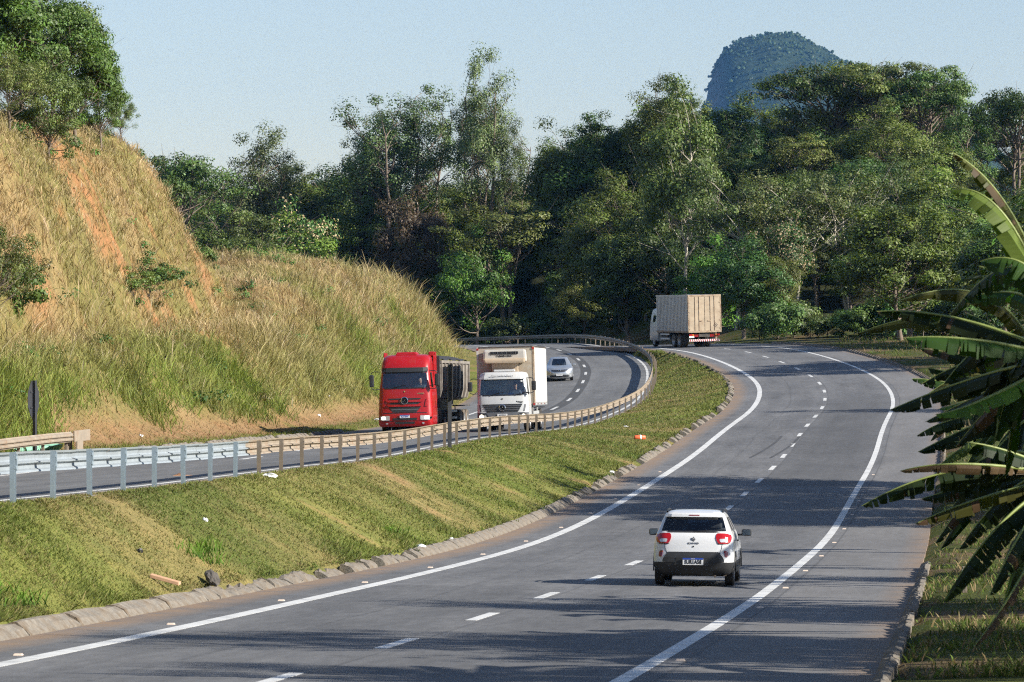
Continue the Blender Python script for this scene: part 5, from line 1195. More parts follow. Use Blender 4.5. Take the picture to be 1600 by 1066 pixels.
# skyline of the forest, as seen from the road: (picture column, crest row)
SKX = [200, 260, 330, 400, 470, 530, 560, 620, 700, 760, 830, 850, 900, 960, 1000, 1060, 1110, 1160, 1200, 1260, 1300, 1400, 1470, 1500, 1550, 1600, 1700]
SKY = [245, 240, 262, 262, 252, 255, 250, 262, 255, 255, 245, 235, 195, 170, 145, 135, 150, 140, 150, 135, 118, 112, 125, 175, 190, 165, 160]
FG = 'trees of the forest behind the road'
def sk(x): return float(np.interp(x, SKX, SKY))
def free(x, y, m=3.0):
    z, gi = terrain(np.array([x]), np.array([y])); g = {k: v[0] for k, v in gi.items()}
    return not g['inR'] and not g['inL'] and min(abs(g['dR']), abs(g['dL'])) > m
row_name = ['on the forest skyline', 'high in the forest', 'mid-height in the forest', 'low in the forest', 'at the forest foot']
forest = []
for row, (d0, dy, step) in enumerate([(432, 8, 50), (402, 62, 56), (372, 118, 60), (346, 178, 64), (322, 238, 60)]):
    x = 215 if row < 2 else 260
    while x < 1680:
        xx = x+random.uniform(-16, 16); d = d0+random.uniform(-9, 9)
        if xx < 760: d += 18
        X = w_at(xx, d)
        g = sk(xx)+dy*(1.0 if xx > 860 else .80)+random.uniform(-16, 22)
        g = min(g, 440)
        kind = random.choices(['dense', 'olive', 'light', 'white', 'flat', 'euca', 'shrub'], [36, 32, 18, 0, 8, 4, 2] if row < 4 else [42, 30, 18, 0, 4, 0, 6])[0]
        if free(X, d, 3.5): forest.append((tree(kind, X, d, top=pz(g, d), wide=random.uniform(.95, 1.3) if kind != 'shrub' else 1.1, group=FG, sink=.3), kind, row, xx))
        x += step*random.uniform(.85, 1.15)
for d0, dy in ((446, 45), (476, 20)):
    x = 225
    while x < 800:
        d = d0+random.uniform(-6, 6); X = w_at(x, d); kd = random.choice(('dense', 'dense', 'olive', 'light', 'olive'))
        if free(X, d, 2.5): forest.append((tree(kd, X, d, top=pz(sk(x)+dy+random.uniform(0, 40), d), wide=1.35, group=FG, sink=.5), kd, 1, x))
        x += random.uniform(34, 50)
for d0, dy in ((356, 150), (334, 205)):
    x = 1280
    while x < 1700:
        d = d0+random.uniform(-6, 6); X = w_at(x, d); kd = random.choice(('dense', 'dense', 'olive', 'light'))
        if free(X, d, 3): forest.append((tree(kd, X, d, top=pz(min(sk(x)+dy+random.uniform(-15, 25), 430), d), wide=1.2, group=FG, sink=.4), kd, 3, x))
        x += random.uniform(38, 56)
# named individuals
def spec(kind, px_, top, d, label, wide=1.0, var=None, H=None):
    return tree(kind, w_at(px_, d), d, H=H, top=None if H else pz(top, d), wide=wide, label=label, group=FG, var=var)
spec('euca', 762, 62, 420, 'tallest thin-crowned tree standing above the forest skyline', .85, 0)
spec('euca', 735, 120, 424, 'slim tall tree just beside the tallest skyline tree', .8, 1)
spec('euca', 800, 165, 418, 'leaning thin tree at the shoulder of the tallest skyline tree', .75, 0)
spec('euca', 600, 132, 426, 'broad dark tall tree in the skyline group above the red truck', 1.25, 1)
spec('euca', 660, 118, 428, 'tall round-crowned tree in the middle of the skyline group', 1.15, 1)
spec('euca', 572, 160, 430, 'outermost tall tree of the skyline group, near the hill', .95, 0)
spec('euca', 395, 185, 430, 'sparse grey-green tree rising alone beyond the hill', 1.1, 0)
spec('euca', 432, 200, 432, 'second sparse tree beside the lone grey-green one', .9, 1)
spec('olive', 505, 262, 440, 'olive tree closing the gap beside the lone sparse tree', 1.3, 1)
spec('dense', 470, 262, 445, 'dark round tree filling the low skyline beyond the mound', 1.3, 0)
spec('dense', 535, 258, 442, 'dark tree at the start of the tall skyline group', 1.3, 1)
spec('flat', 275, 232, 400, 'flat umbrella-shaped tree just past the hill edge', 1.0, 0)
spec('white', 1065, 122, 336, 'tall tree with white trunk and forked bare limbs above the box truck', .75, 0)
spec('white', 1150, 245, 330, 'bare-limbed pale tree to the side of the white trunk', .95, 1)
spec('white', 1240, 262, 328, 'wide tree with twisted pale branches over the dark foliage', 1.15, 1)
spec('white', 1330, 250, 330, 'spreading tree with many pale crooked branches', 1.15, 1)
spec('red', 640, 292, 412, 'russet brown crowned tree among the green forest', .7)
spec('light', 745, 360, 392, 'bright green vine-covered tree above the refrigerated truck', .8, 1)
spec('blossom', 1225, 335, 322, 'tree with pale tan flowers above the road crest', .9)
spec('blossom', 470, 320, 420, 'tree with a pale cream crown beyond the mound', .8)
spec('flat', 1300, 92, 425, 'dark flat-topped tree cresting the forest under the mountain', 1.1, 0)
spec('flat', 1390, 92, 422, 'broad flat-topped tree on the highest part of the skyline', 1.1, 1)
spec('flat', 1450, 104, 420, 'last flat-topped tree before the skyline drops', .95, 0)
spec('flat', 1590, 128, 392, 'dark layered tree standing apart at the picture edge', .8, 0)
spec('dense', 1515, 160, 415, 'round dark tree at the dip of the skyline', .8, 0)
spec('dense', 880, 190, 405, 'dark tree leading the rise of the right-hand skyline', 1.0, 1)
spec('dense', 960, 160, 400, 'large dark crown stepping up the skyline', 1.1, 0)
spec('olive', 1040, 122, 395, 'feathery olive crown left of the mountain', 1.05, 1)
# shaded understorey shrubs at the forest foot
for x in list(range(850, 1560, 26)):
    d = 311+random.uniform(-4, 6)-(x-1000)*.03*(x > 1000); X = w_at(x, d)
    if free(X, d, 1.6): forest.append((tree('shrub', X, d, H=random.uniform(1.8, 4.2), wide=1.0, group='shrubs along the forest edge', sink=.2), 'shrub', 4, x))
for x in range(700, 1040, 21):
    for d in np.arange(352, 440, 14.0):
        X = w_at(x, d)
        if free(X, d, 2.2) and random.random() < .55:
            kd = random.choice(('shrub', 'shrub', 'dense', 'olive')); forest.append((tree(kd, X, d, H=random.uniform(2.5, 4.5) if kd == 'shrub' else random.uniform(5, 7.5), wide=1.2, group='undergrowth behind the far guardrail', sink=.4), kd, 4, x))
# labels that single the forest trees out
zones = [(380, 'beyond the hill'), (520, 'above the mound'), (640, 'above the red truck'), (850, 'above the refrigerated truck'), (1000, 'above the sedan'), (1130, 'behind the box truck'), (1290, 'below the mountain'), (1440, 'above the outer kerb'), (9999, 'behind the banana leaves')]
by = {}
for o, kind, row, xx in forest:
    zn = next(n_ for m_, n_ in zones if xx < m_); by.setdefault((KNAME[kind], row_name[row], zn), []).append((xx, o))
ordn = {1: [''], 2: ['left one of two ', 'right one of two '], 3: ['leftmost of three ', 'middle of three ', 'rightmost of three '], 4: ['first of four ', 'second of four ', 'third of four ', 'last of four ']}
for (kn_, rn, zn), lst in by.items():
    lst.sort(key=lambda t_: t_[0])
    names = ordn.get(len(lst), [w_+' from left ' for w_ in ('first', 'second', 'third', 'fourth', 'fifth', 'sixth', 'seventh', 'eighth', 'ninth', 'tenth', 'eleventh', 'twelfth', 'thirteenth', 'fourteenth', 'fifteenth', 'sixteenth', 'seventeenth', 'eighteenth', 'nineteenth', 'twentieth', 'second last', 'last')])
    for (xx, o), w_ in zip(lst, names): o['label'] = (w_.replace('left one of two ', 'left-side of two, ').replace('right one of two ', 'right-side of two, ')+kn_+' '+rn+' '+zn) if w_ else kn_+' '+rn+' '+zn

# trees on the hill top and shrubs on the slope
HG = 'trees growing on top of the cut hill'
for px_, top, d, kind, var, wide, lab in [(-30, -95, 176, 'broad', 0, 1.1, 'big broadleaf tree at the outer end of the hill-top row'), (35, -70, 182, 'broad', 1, 1.05, 'tall broadleaf tree second on the hill top'), (85, -40, 190, 'broad', 2, 1.0, 'leafy tree in the middle of the hill-top row'),
                                     (118, -5, 186, 'broad', 0, .9, 'broadleaf tree with visible dark branches near the hill edge'), (158, 70, 195, 'broad', 1, .75, 'loose-twigged tree overhanging the hill edge'), (188, 135, 203, 'broad', 2, .8, 'smallest tree hanging over the end of the hill'),
                                     (15, 60, 168, 'broad', 2, 1.0, 'bushy tree in front of the hill-top row'), (75, 70, 172, 'broad', 1, .9, 'dark bushy tree low on the hill crest')]:
    X = w_at(px_, d); tree(kind, X, d, top=pz(top, d), wide=wide, label=lab, group=HG, var=var)
for px_, row, d, kind, h, wide, lab in [(-5, 490, 128, 'broad', 4.6, .85, 'dark leafy bush at the picture edge half-way up the slope'), (232, 470, 168, 'feather', 2.9, 1.1, 'feathery green shrub alone on the dry slope'), (205, 475, 166, 'feather', 2.0, 1.1, 'small feathery shrub beside the larger one'),
                                   (262, 300, 207, 'shrub', 1.9, .8, 'round green shrub on the hill silhouette'), (312, 372, 216, 'shrub', 1.8, .9, 'green shrub lower on the hill silhouette'), (25, 495, 126, 'shrub', 2.6, .8, 'yellow-green shrub under the dark bush at the edge')]:
    # walk along the line of sight until it meets the slope
    best = None
    for dd in np.arange(80, 225, 1.0):
        z = ground_z(w_at(px_, dd), dd)
        if z > pz(row, dd): best = dd; break
    dd = best or d
    tree(kind, w_at(px_, dd), dd, H=h, wide=wide, label=lab, group='shrubs on the dry slope', sink=.5)
# trees outside the picture to the right, whose shade falls across the near carriageway
for i, (X, d, H, kind, lab) in enumerate([(20.0, 107, 10.5, 'dense', 'roadside shade tree, closest of the dense verge row'), (21.0, 113, 11, 'dense', 'tall dense shade tree, second of the verge row'), (20.8, 120, 10.8, 'olive', 'olive shade tree, third of the verge row'), (22.0, 127, 11, 'dense', 'tallest shade tree at the end of the verge row'),
                                     (15.5, 34, 11.5, 'euca', 'loose-crowned tree behind the banana grove'), (18.5, 41, 11.5, 'olive', 'olive tree at the back of the banana grove'), (18.5, 55, 10.5, 'euca', 'loose tree shading the shoulder past the grove'), (17, 22, 11, 'broad', 'leafy tree beside the near end of the grove'), (19, 70, 9.5, 'euca', 'loose tree between the grove and the shade trees'),
                                     (31, 187, 10.0, 'euca', 'thin tree on the verge casting a narrow shadow'), (34, 231, 11.0, 'flat', 'flat tree on the outer verge of the bend'), (36, 238, 11.5, 'dense', 'dense tree on the outer verge of the bend'), (33.5, 262, 9.5, 'dense', 'dense tree at the outer edge near the crest'), (38, 268, 12, 'olive', 'olive tree at the outer edge near the crest'), (41, 286, 12, 'dense', 'dense tree beyond the outer kerb of the crest'), (28.5, 281, 11, 'dense', 'dark tree by the outer kerb whose shade falls on the box truck'), (30, 290, 11.5, 'olive', 'olive tree by the outer kerb just past the shading one'), (14.0, 45, 9.5, 'euca', 'loose tree close behind the young banana plant'), (16.5, 55, 9.5, 'olive', 'olive tree behind the last banana plants')]):
    tree(kind, X, d, H=H, label=lab, group='trees along the outer verge', var=0, wide=1.45 if 100 < d < 130 else 1.2)

# ------------------------------------------------------------------ banana plants
rb = random.Random(3)
def banana_leaf(parent, B, Cc, T, hw, col, dry=0.0, face=0.0, tear=.78):
    """lamina torn into strips along an arching midrib; world coordinates minus the plant's base"""
    n = 40; t = np.linspace(0, 1, n+1)[:, None]
    P = B*(1-t)**2+2*Cc*t*(1-t)+T*t**2
    tan = np.gradient(P, axis=0); tan /= np.linalg.norm(tan, axis=1)[:, None]
    side = np.cross(tan, np.array([0, 0, 1.0])); side /= np.linalg.norm(side, axis=1)[:, None]+1e-6
    dn = np.cross(side, tan)
    dn = np.where(dn[:, [2]] > 0, -dn, dn)
    V, Fq, K = [], [], []
    t0 = .16
    for sg in (-1, 1):
        i = 0; hang = rb.uniform(1.05, 1.4)
        while i < n:
            m = rb.randint(1, 2) if rb.random() < tear else rb.randint(3, 6); j = min(n, i+m)
            if t[j, 0] <= t0: i = j; continue
            hg = hang+rb.uniform(-.25, .35); hg = hg*(1-face)+.1*face; dr = rb.random() < dry+.35*dry*(t[i, 0] > .6)
            if rb.random() < .05+.12*dry: i = j; continue
            gap = rb.uniform(.02, .14) if rb.random() < tear else 0.0; wm = rb.uniform(.72, 1.06)
            rows = []
            for q in range(i, j+1):
                w = wm*hw*(max(0.0, math.sin(math.pi*min(1, max(0, (t[q, 0]-t0)/(1-t0)))**.75))**.55)
                tt = tan[q]*(gap*hw*(.6 if q == i else -.6 if q == j else 0))
                d1 = sg*side[q]*math.cos(hg*.6)+dn[q]*math.sin(hg*.6); d2 = sg*side[q]*math.cos(hg*1.25)+dn[q]*math.sin(hg*1.25)
                lean = tan[q]*.08*w
                rows.append((P[q], P[q]+d1*w*.5+tt*.5+lean, P[q]+d1*w*.5+d2*w*.55+tt+lean*2))
            b = len(V)
            c = np.asarray((.085, .055, .028) if dr else col)*rb.uniform(.75, 1.25)
            for R3 in rows:
                V += list(R3); K += [c, c, c*(.9 if not dr else .8)+np.array((.03, .015, 0))*dry]
            for a in range(len(rows)-1):
                for e in range(2):
                    f = (b+a*3+e, b+a*3+e+1, b+(a+1)*3+e+1, b+(a+1)*3+e); Fq.append(f)
            i = j
    lf = link('leaf', np_mesh('leaf', np.array(V), np.array(Fq), M['banana'], col=np.array(K)), parent)
    rad = np.interp(t[:, 0], [0, .2, 1], [.045, .022, .004]); v, f = tube_np([(P, rad)], 5)
    link('midrib', np_mesh('midrib', v, f, M['midrib'] if dry < .6 else M['stem'], smooth=True), lf)
    return lf
GRN, DK, YL, BL = (.032, .070, .011), (.016, .032, .008), (.07, .075, .016), (.021, .048, .018)
def banana_plant(x, y, crown_z, label, leaves=None, nleaf=9, size=1.0):
    z = ground_z(x, y); o = empty('banana_plant', (x, y, z), 0, label, 'banana plant', 'banana plants along the verge'); base = np.array((x, y, z)); Hc = crown_z-z
    pts = np.array([(0, 0, -.2), (.03, .02, Hc*.4), (.0, .0, Hc*.8), (.02, 0, Hc+.15)]); v, f = tube_np([(pts, np.array([.16, .13, .10, .06])*size)], 9)
    link('stem', np_mesh('stem', v, f, M['stem'], smooth=True), o)
    if leaves:
        for (c, t, d, hw, col, dry, face) in leaves:
            Cw = np.array((w_at(c[0], d), d, pz(c[1], d)))-base; Tw = np.array((w_at(t[0], d), d+(rb.uniform(-.4, .4)), pz(t[1], d)))-base
            banana_leaf(o, np.array((0, 0, Hc)), Cw, Tw, hw*.74, col, dry*.4, min(face, .3))
    for i in range(nleaf):
        a = rb.uniform(0, 6.28); L = rb.uniform(1.7, 2.7)*size; el = rb.uniform(.25, 1.25); dr = rb.uniform(.3, 1.3)
        dv = np.array((math.cos(a), math.sin(a), 0)); B = np.array((0, 0, Hc)); Cc = B+dv*L*.5*math.cos(el)+np.array((0, 0, L*.62*math.sin(el)+.25)); T = B+dv*L*(.75+.25*math.cos(el))+np.array((0, 0, L*(math.sin(el)*.75-dr*.75)))
        banana_leaf(o, B, Cc, T, (rb.uniform(.22, .34) if leaves is None else rb.uniform(.16, .25))*size, rb.choice((GRN, DK, GRN, BL, YL)), rb.choice((0, 0, 0, .12)), 0)
    return o
upper = [((1605, 300), (1484, 240), 37.5, .20, YL, .25, 0), ((1585, 268), (1490, 296), 37, .30, (.10, .14, .025), 0, 0), ((1640, 372), (1536, 408), 37, .40, GRN, 0, .3), ((1500, 478), (1368, 487), 38, .26, DK, .45, 0),
         ((1520, 520), (1418, 528), 37, .34, GRN, .05, .2), ((1590, 500), (1560, 700), 38.5, .34, BL, 0, .3), ((1540, 575), (1393, 642), 39, .30, DK, .1, 0), ((1525, 640), (1463, 648), 37, .24, (.10, .20, .025), 0, .7), ((1560, 480), (1470, 600), 39.5, .30, DK, .1, .1), ((1640, 420), (1500, 470), 40, .3, GRN, 0, .2), ((1580, 520), (1440, 600), 40.5, .28, DK, .15, 0), ((1600, 560), (1500, 700), 39, .3, DK, .1, 0), ((1560, 600), (1450, 660), 40.8, .26, DK, .2, 0), ((1620, 480), (1540, 620), 38.5, .3, DK, .05, 0)]
banana_plant(w_at(1660, 37.6), 37.6, pz(560, 37.6), 'big foreground banana plant with torn arching leaves at the picture edge', upper, 5)
lower = [((1500, 700), (1345, 790), 41, .34, DK, .1, 0), ((1500, 710), (1412, 738), 40.4, .16, (.12, .08, .04), .8, 0), ((1520, 775), (1428, 818), 41.5, .24, YL, .4, 0), ((1560, 790), (1480, 945), 40.5, .36, DK, .1, 0), ((1600, 800), (1545, 930), 40, .36, DK, .15, 0), ((1610, 900), (1520, 1010), 39.5, .16, (.13, .09, .05), .9, 0), ((1560, 690), (1490, 690), 41, .30, DK, 0, .3), ((1590, 720), (1500, 860), 42.0, .34, DK, .1, 0), ((1560, 740), (1440, 780), 42.4, .28, DK, .25, 0), ((1580, 660), (1470, 760), 42.8, .3, DK, .1, 0), ((1610, 760), (1570, 960), 41.0, .34, DK, .2, 0), ((1600, 700), (1530, 900), 43.0, .34, DK, .1, 0)]
banana_plant(w_at(1668, 41.5), 41.5, pz(745, 41.5), 'shorter banana plant with dark drooping leaves over the verge', lower, 3)
small = [((1480, 590), (1425, 592), 62, .26, GRN, 0, 0), ((1500, 600), (1455, 690), 62, .30, DK, .1, 0), ((1490, 640), (1434, 682), 61, .28, DK, .1, 0), ((1520, 560), (1470, 610), 62, .3, GRN, 0, 0), ((1500, 690), (1462, 735), 61, .26, (.12, .16, .03), .1, 0), ((1540, 640), (1490, 760), 62, .30, DK, .1, 0)]
banana_plant(w_at(1625, 62), 62, pz(640, 62), 'young banana plant beside the shoulder, half hidden by nearer leaves', small, 4, .9)
mid = [((1570, 600), (1452, 575), 46, .3, DK, .1, 0), ((1580, 560), (1440, 545), 47, .3, DK, .2, 0), ((1560, 640), (1430, 705), 47, .32, DK, .15, 0), ((1600, 520), (1510, 490), 46, .3, GRN, 0, .3), ((1580, 660), (1490, 800), 46.5, .34, DK, .1, 0), ((1600, 640), (1540, 830), 47, .34, DK, .1, 0), ((1560, 700), (1460, 850), 47.5, .3, DK, .2, 0), ((1620, 600), (1580, 760), 46, .34, BL, 0, .4), ((1560, 610), (1470, 640), 48, .3, (.08, .15, .025), 0, .3), ((1620, 700), (1590, 880), 46, .34, DK, .1, 0)]
banana_plant(w_at(1640, 47), 47, pz(630, 47), 'leafy banana plant filling the gap behind the two foreground plants', mid, 5)
for i, (X, d, h, lab) in enumerate([(13.5, 33, 7.4, 'tall banana plant at the back of the near grove'), (12.0, 27, 7.2, 'tall banana plant at the very back of the grove'), (15.0, 41, 7.6, 'tallest banana plant behind the grove'), (14.6, 52, 7.2, 'tall banana plant behind the third rank'), (9.6, 33.5, 6.2, 'banana plant rising behind the big foreground one'), (8.6, 49, 4.2, 'banana plant behind the two foreground plants'), (10.1, 55.5, 4.6, 'tall banana plant third along the verge'), (11.2, 70, 4.4, 'banana plant fourth along the verge'), (12.6, 78, 4.8, 'banana plant fifth along the verge'), (9.2, 37, 5.0, 'banana plant out beside the foreground pair'), (8.2, 30, 5.0, 'banana plant nearest the camera side of the verge'), (14.2, 88, 5.0, 'last banana plant along the verge'), (11.0, 47, 5.4, 'banana plant in the second rank behind the verge'), (12.5, 61, 5.6, 'banana plant further back in the second rank'), (9.4, 60.5, 3.6, 'low banana plant at the edge of the shoulder'), (10.4, 42, 5.2, 'banana plant deep in the second rank'), (6.9, 25, 4.6, 'banana plant close to the viewpoint')]):
    banana_plant(X, d, ground_z(X, d)+h-1.0, lab, None, 12, rb.uniform(1.0, 1.25))

# ------------------------------------------------------------------ signs, rail end, litter
M['sign_white'] = simple('sign_face', (.70, .70, .70), .5, 0, var=.05)
M['sign_red'] = simple('sign_red', (.50, .02, .02), .5, 0, var=.08)
M['wood'] = simple('broken_plank', (.46, .28, .17), .85, 0, var=.2, vs_=3)
M['rock'] = simple('broken_concrete', (.10, .088, .075), .95, 0, var=.35, vs_=5, bmp=.8, bs_=14, dirt=((.05, .045, .04), 5, .45, .62))
M['plastic'] = simple('white_plastic_litter', (.72, .73, .74), .5, 0, var=.06)
M['orange'] = simple('orange_plastic', (.62, .13, .045), .5, 0, var=.12)
M['net'] = simple('green_net', (.20, .42, .30), .8, 0, var=.2, bmp=.6, bs_=8)
def sign(x, y, label, post_h, shape, size, yaw, face, back, post=(.09, .09), zoff=0):
    z = ground_z(x, y); o = empty('road_sign', (x, y, z+zoff), yaw, label, 'road sign')
    box('post', (0, .03, post_h/2-.2), (post[0], post[1], post_h+.4), M['dark_metal'] if back else M['old_post'], o)
    n = 24 if shape == 'round' else 4
    if shape == 'oct': n = 8
    bm = bmesh.new(); pr = []
    for i in range(n):
        a = 2*math.pi*(i+.5)/n; pr.append((size[0]*math.cos(a), size[1]*math.sin(a)))
    if shape == 'rect': pr = [(size[0], -size[1]), (size[0], size[1]), (-size[0], size[1]), (-size[0], -size[1])]
    A = [bm.verts.new((p[0], -.03, p[1])) for p in pr]; B_ = [bm.verts.new((p[0], -.015, p[1])) for p in pr]
    bm.faces.new(A[::-1] if False else A); bm.faces.new(B_[::-1])
    for i in range(len(pr)): bm.faces.new((A[i], B_[i], B_[(i+1) % len(pr)], A[(i+1) % len(pr)]))
    bmesh.ops.recalc_face_normals(bm, faces=bm.faces)
    pn = link('panel', bm_mesh('panel', bm, face), o); pn.location = (0, 0, post_h-size[1]+.02)
    for zz in (-.4*size[1], .4*size[1]): box('clamp', (0, -.005, post_h-size[1]+zz), (size[0]*1.2, .02, .04), M['dark_metal'] if back else M['old_post'], o)
    return o, pn
# seen from behind on the hill side, facing oncoming traffic
def on_ground(px_, row, d0=40, d1=330):
    for dd in np.arange(d0, d1, .5):
        if ground_z(w_at(px_, dd), dd) >= pz(row, dd): return w_at(px_, dd), float(dd)
    return w_at(px_, 100), 100.
p = RL.at(44, LV-1.3); 
sign(w_at(53, 122), 122, 'dark back of a round road sign on a post below the grassy hill', 2.35, 'oct', (.34, .62), R_(180+64), M['dark_metal'], True, (.11, .10))
d_ = 124.0; sign(w_at(704, 126), 126, 'narrow dark road sign seen nearly edge-on behind the guardrail', 2.75, 'rect', (.42, .60), R_(180-83), M['dark_metal'], True, (.12, .12))
so, pn = sign(w_at(1443, 258), 258, 'small white and red round sign on the outer verge', 2.2, 'round', (.33, .33), 0, M['sign_white'], False, (.06, .06))
V, Fq = [], []
for i in range(24):
    a = 2*math.pi*i/24
    for r_ in (.33, .25): V.append((r_*math.cos(a), -.036, r_*math.sin(a)))
for i in range(24): Fq.append((2*i, 2*i+1, 2*((i+1) % 24)+1, 2*((i+1) % 24)))
link('red_border', py_mesh('red_border', V, Fq, M['sign_red']), pn)
# marker post on the verge
z = ground_z(w_at(1507, 66), 66); o = empty('marker_post', (w_at(1507, 66), 66, z), 0, 'short pale marker post standing in the verge grass', 'post')
box('post', (0, 0, .15), (.09, .09, .6), M['concrete'], o, .01, taper=(.8, .8)); box('band', (0, 0, .36), (.085, .085, .08), M['plate_white'], o)
# guardrail end on the hill side
def rail_end():
    u1 = 70.3; g = empty('guardrail_end', RL.at(u1, LV-.35), 0, 'short beige guardrail ending in a flat plate below the hill', 'guardrail'); g0 = np.array(g.location)
    us = [u1-k*3.4 for k in range(0, 6)]
    for k, u in enumerate(us):
        P = RL.at(u, LV-.35); th = RL.head(u); pz_ = P[2]
        p_ = link('post', postO, g); p_.location = np.array([P[0]-.1, P[1], pz_])-g0; p_.rotation_euler = (0, 0, -th+math.pi/2)
        if k < len(us)-1:
            P2 = RL.at(us[k+1], LV-.35); th2 = RL.head(us[k+1])
            link('rail_beam', beam_mesh('rail_beam', P-g0+np.array((.02, 0, .46)), P2-g0+np.array((.02, 0, .46)), np.array([math.cos(th), -math.sin(th), 0]), np.array([math.cos(th2), -math.sin(th2), 0]), M['old_rail']), g)
    e = RL.at(u1+1.2, LV-.35)-g0; th = RL.head(u1)
    bm = bmesh.new(); bm_box(bm, (0, 0, .64), (.06, 2.4, .36), .02); pl = link('end_plate', bm_mesh('end_plate', bm, M['old_rail']), g); pl.location = (e[0]+.12, e[1], 0); pl.rotation_euler = (0, 0, -th)
    bm = bmesh.new(); bm_box(bm, (0, 0, .25), (.055, .9, .5), .0); p2 = link('end_plate', bm_mesh('end_plate', bm, M['old_rail']), g); p2.location = (e[0]+.10, e[1]-.5, 0); p2.rotation_euler = (0, 0, -th)
    for k in (.2, .7):
        P = RL.at(u1+k, LV-.35)-g0; p_ = link('post', postO, g); p_.location = (P[0]-.1, P[1], P[2]); p_.rotation_euler = (0, 0, -th+math.pi/2)
rail_end()
def crumple(name, px_, row, size, mat, label, cat, seed, flat=.5, d=None):
    x, y = on_ground(px_, row) if d is None else (w_at(px_, d), d); r_ = np.random.default_rng(seed); bm = bmesh.new(); bmesh.ops.create_icosphere(bm, subdivisions=2, radius=1)
    for v in bm.verts:
        k = 1+r_.uniform(-.38, .25); v.co = Vector((v.co.x*size[0]*k, v.co.y*size[1]*k, v.co.z*size[2]*k))
    o = link(name, bm_mesh(name, bm, mat)); o.location = (x, y, ground_z(x, y)+size[2]*.5); o.rotation_euler = (0, 0, r_.uniform(0, 6)); return tag(o, label, cat)
crumple('litter', 421, 746, (.16, .14, .07), M['plastic'], 'crumpled white plastic bag near the first weathered rail post', 'litter', 1)
crumple('litter', 657, 866, (.19, .12, .06), M['plastic'], 'white plastic litter lying beside the broken kerb', 'litter', 2)
crumple('litter', 705, 855, (.06, .06, .04), M['plastic'], 'small white scrap in the kerb weeds', 'litter', 3)
crumple('litter', 956, 747, (.09, .09, .06), M['plastic'], 'white scrap where the kerb meets the tree shadow', 'litter', 4)
crumple('litter', 978, 668, (.12, .12, .06), M['plastic'], 'white scrap on the grass above the orange litter', 'litter', 5)
crumple('litter', 498, 651, (.13, .1, .06), M['plastic'], 'white litter on the bare earth above the truck shadow', 'litter', 6)
crumple('litter', 220, 684, (.11, .1, .06), M['plastic'], 'white litter at the hill foot near the rail end', 'litter', 7)
crumple('litter', 590, 657, (.25, .2, .06), M['plastic'], 'flat white litter on the verge beside the red truck', 'litter', 8)
crumple('litter', 321, 820, (.05, .05, .05), M['plastic'], 'tiny white scrap in the middle of the bank', 'litter', 9)
crumple('litter', 514, 621, (.14, .1, .05), M['plastic'], 'white scrap at the base of the tall grass', 'litter', 10)
crumple('litter', 218, 868, (.05, .05, .05), M['ink'], 'tiny black scrap on the lower bank', 'litter', 12)
crumple('soil_heap', 284, 752, (.24, .24, .12), M['ground'] if False else simple('red_soil', (.33, .17, .085), .95, 0, var=.25, vs_=8, bmp=.6, bs_=20), 'small heap of reddish soil at a galvanised guardrail post', 'soil', 11)
crumple('green_net', 45, 707, (1.6, .5, .22), M['net'], 'pale green netting heaped behind the guardrail end', 'net', 14, d=123)
x, y = on_ground(1000, 688); z = ground_z(x, y)
o = empty('plastic_drum', (x, y, z+.10), R_(15), 'crushed orange plastic drum lying on the median grass', 'drum')
lathe('shell', [(.001, -.24), (.085, -.24), (.105, -.18), (.115, .05), (.10, .20), (.07, .24), (.001, .24)], M['orange'], o, (0, 0, 0), 14); lathe('band', [(.117, -.02), (.119, .02), (.112, .06)], M['plastic'], o, (0, 0, 0), 14)
# broken plank and concrete lump on the near kerb
x, y = on_ground(258, 925); z = ground_z(x, y)
o = box('broken_plank', (0, 0, 0), (.52, .12, .05), M['wood'], None, .008, taper=(.96, .7)); o.location = (x, y, z+.14); o.rotation_euler = (R_(10), R_(14), R_(-14)); tag(o, 'broken reddish plank resting on the near kerb', 'plank')
x, y = RR.at(8.1, RK-.15)[:2]; x, y = on_ground(332, 926); z = ground_z(x, y); r_ = np.random.default_rng(4); bm = bmesh.new(); bmesh.ops.create_icosphere(bm, subdivisions=3, radius=1)
for v in bm.verts:
    k = 1+.55*(fbm(np.array([v.co.x*3+v.co.z*2]), np.array([v.co.y*3]), 1.0, 5)[0]-.5)+r_.uniform(-.07, .07); v.co = Vector((v.co.x*.13*k, v.co.y*.27*k, v.co.z*.09*k))
o = link('broken_concrete', bm_mesh('broken_concrete', bm, M['rock'])); o.location = (x, y, z+.15); o.rotation_euler = (R_(20), R_(25), R_(20)); tag(o, 'dark broken concrete lump tipped over the near kerb', 'rubble')

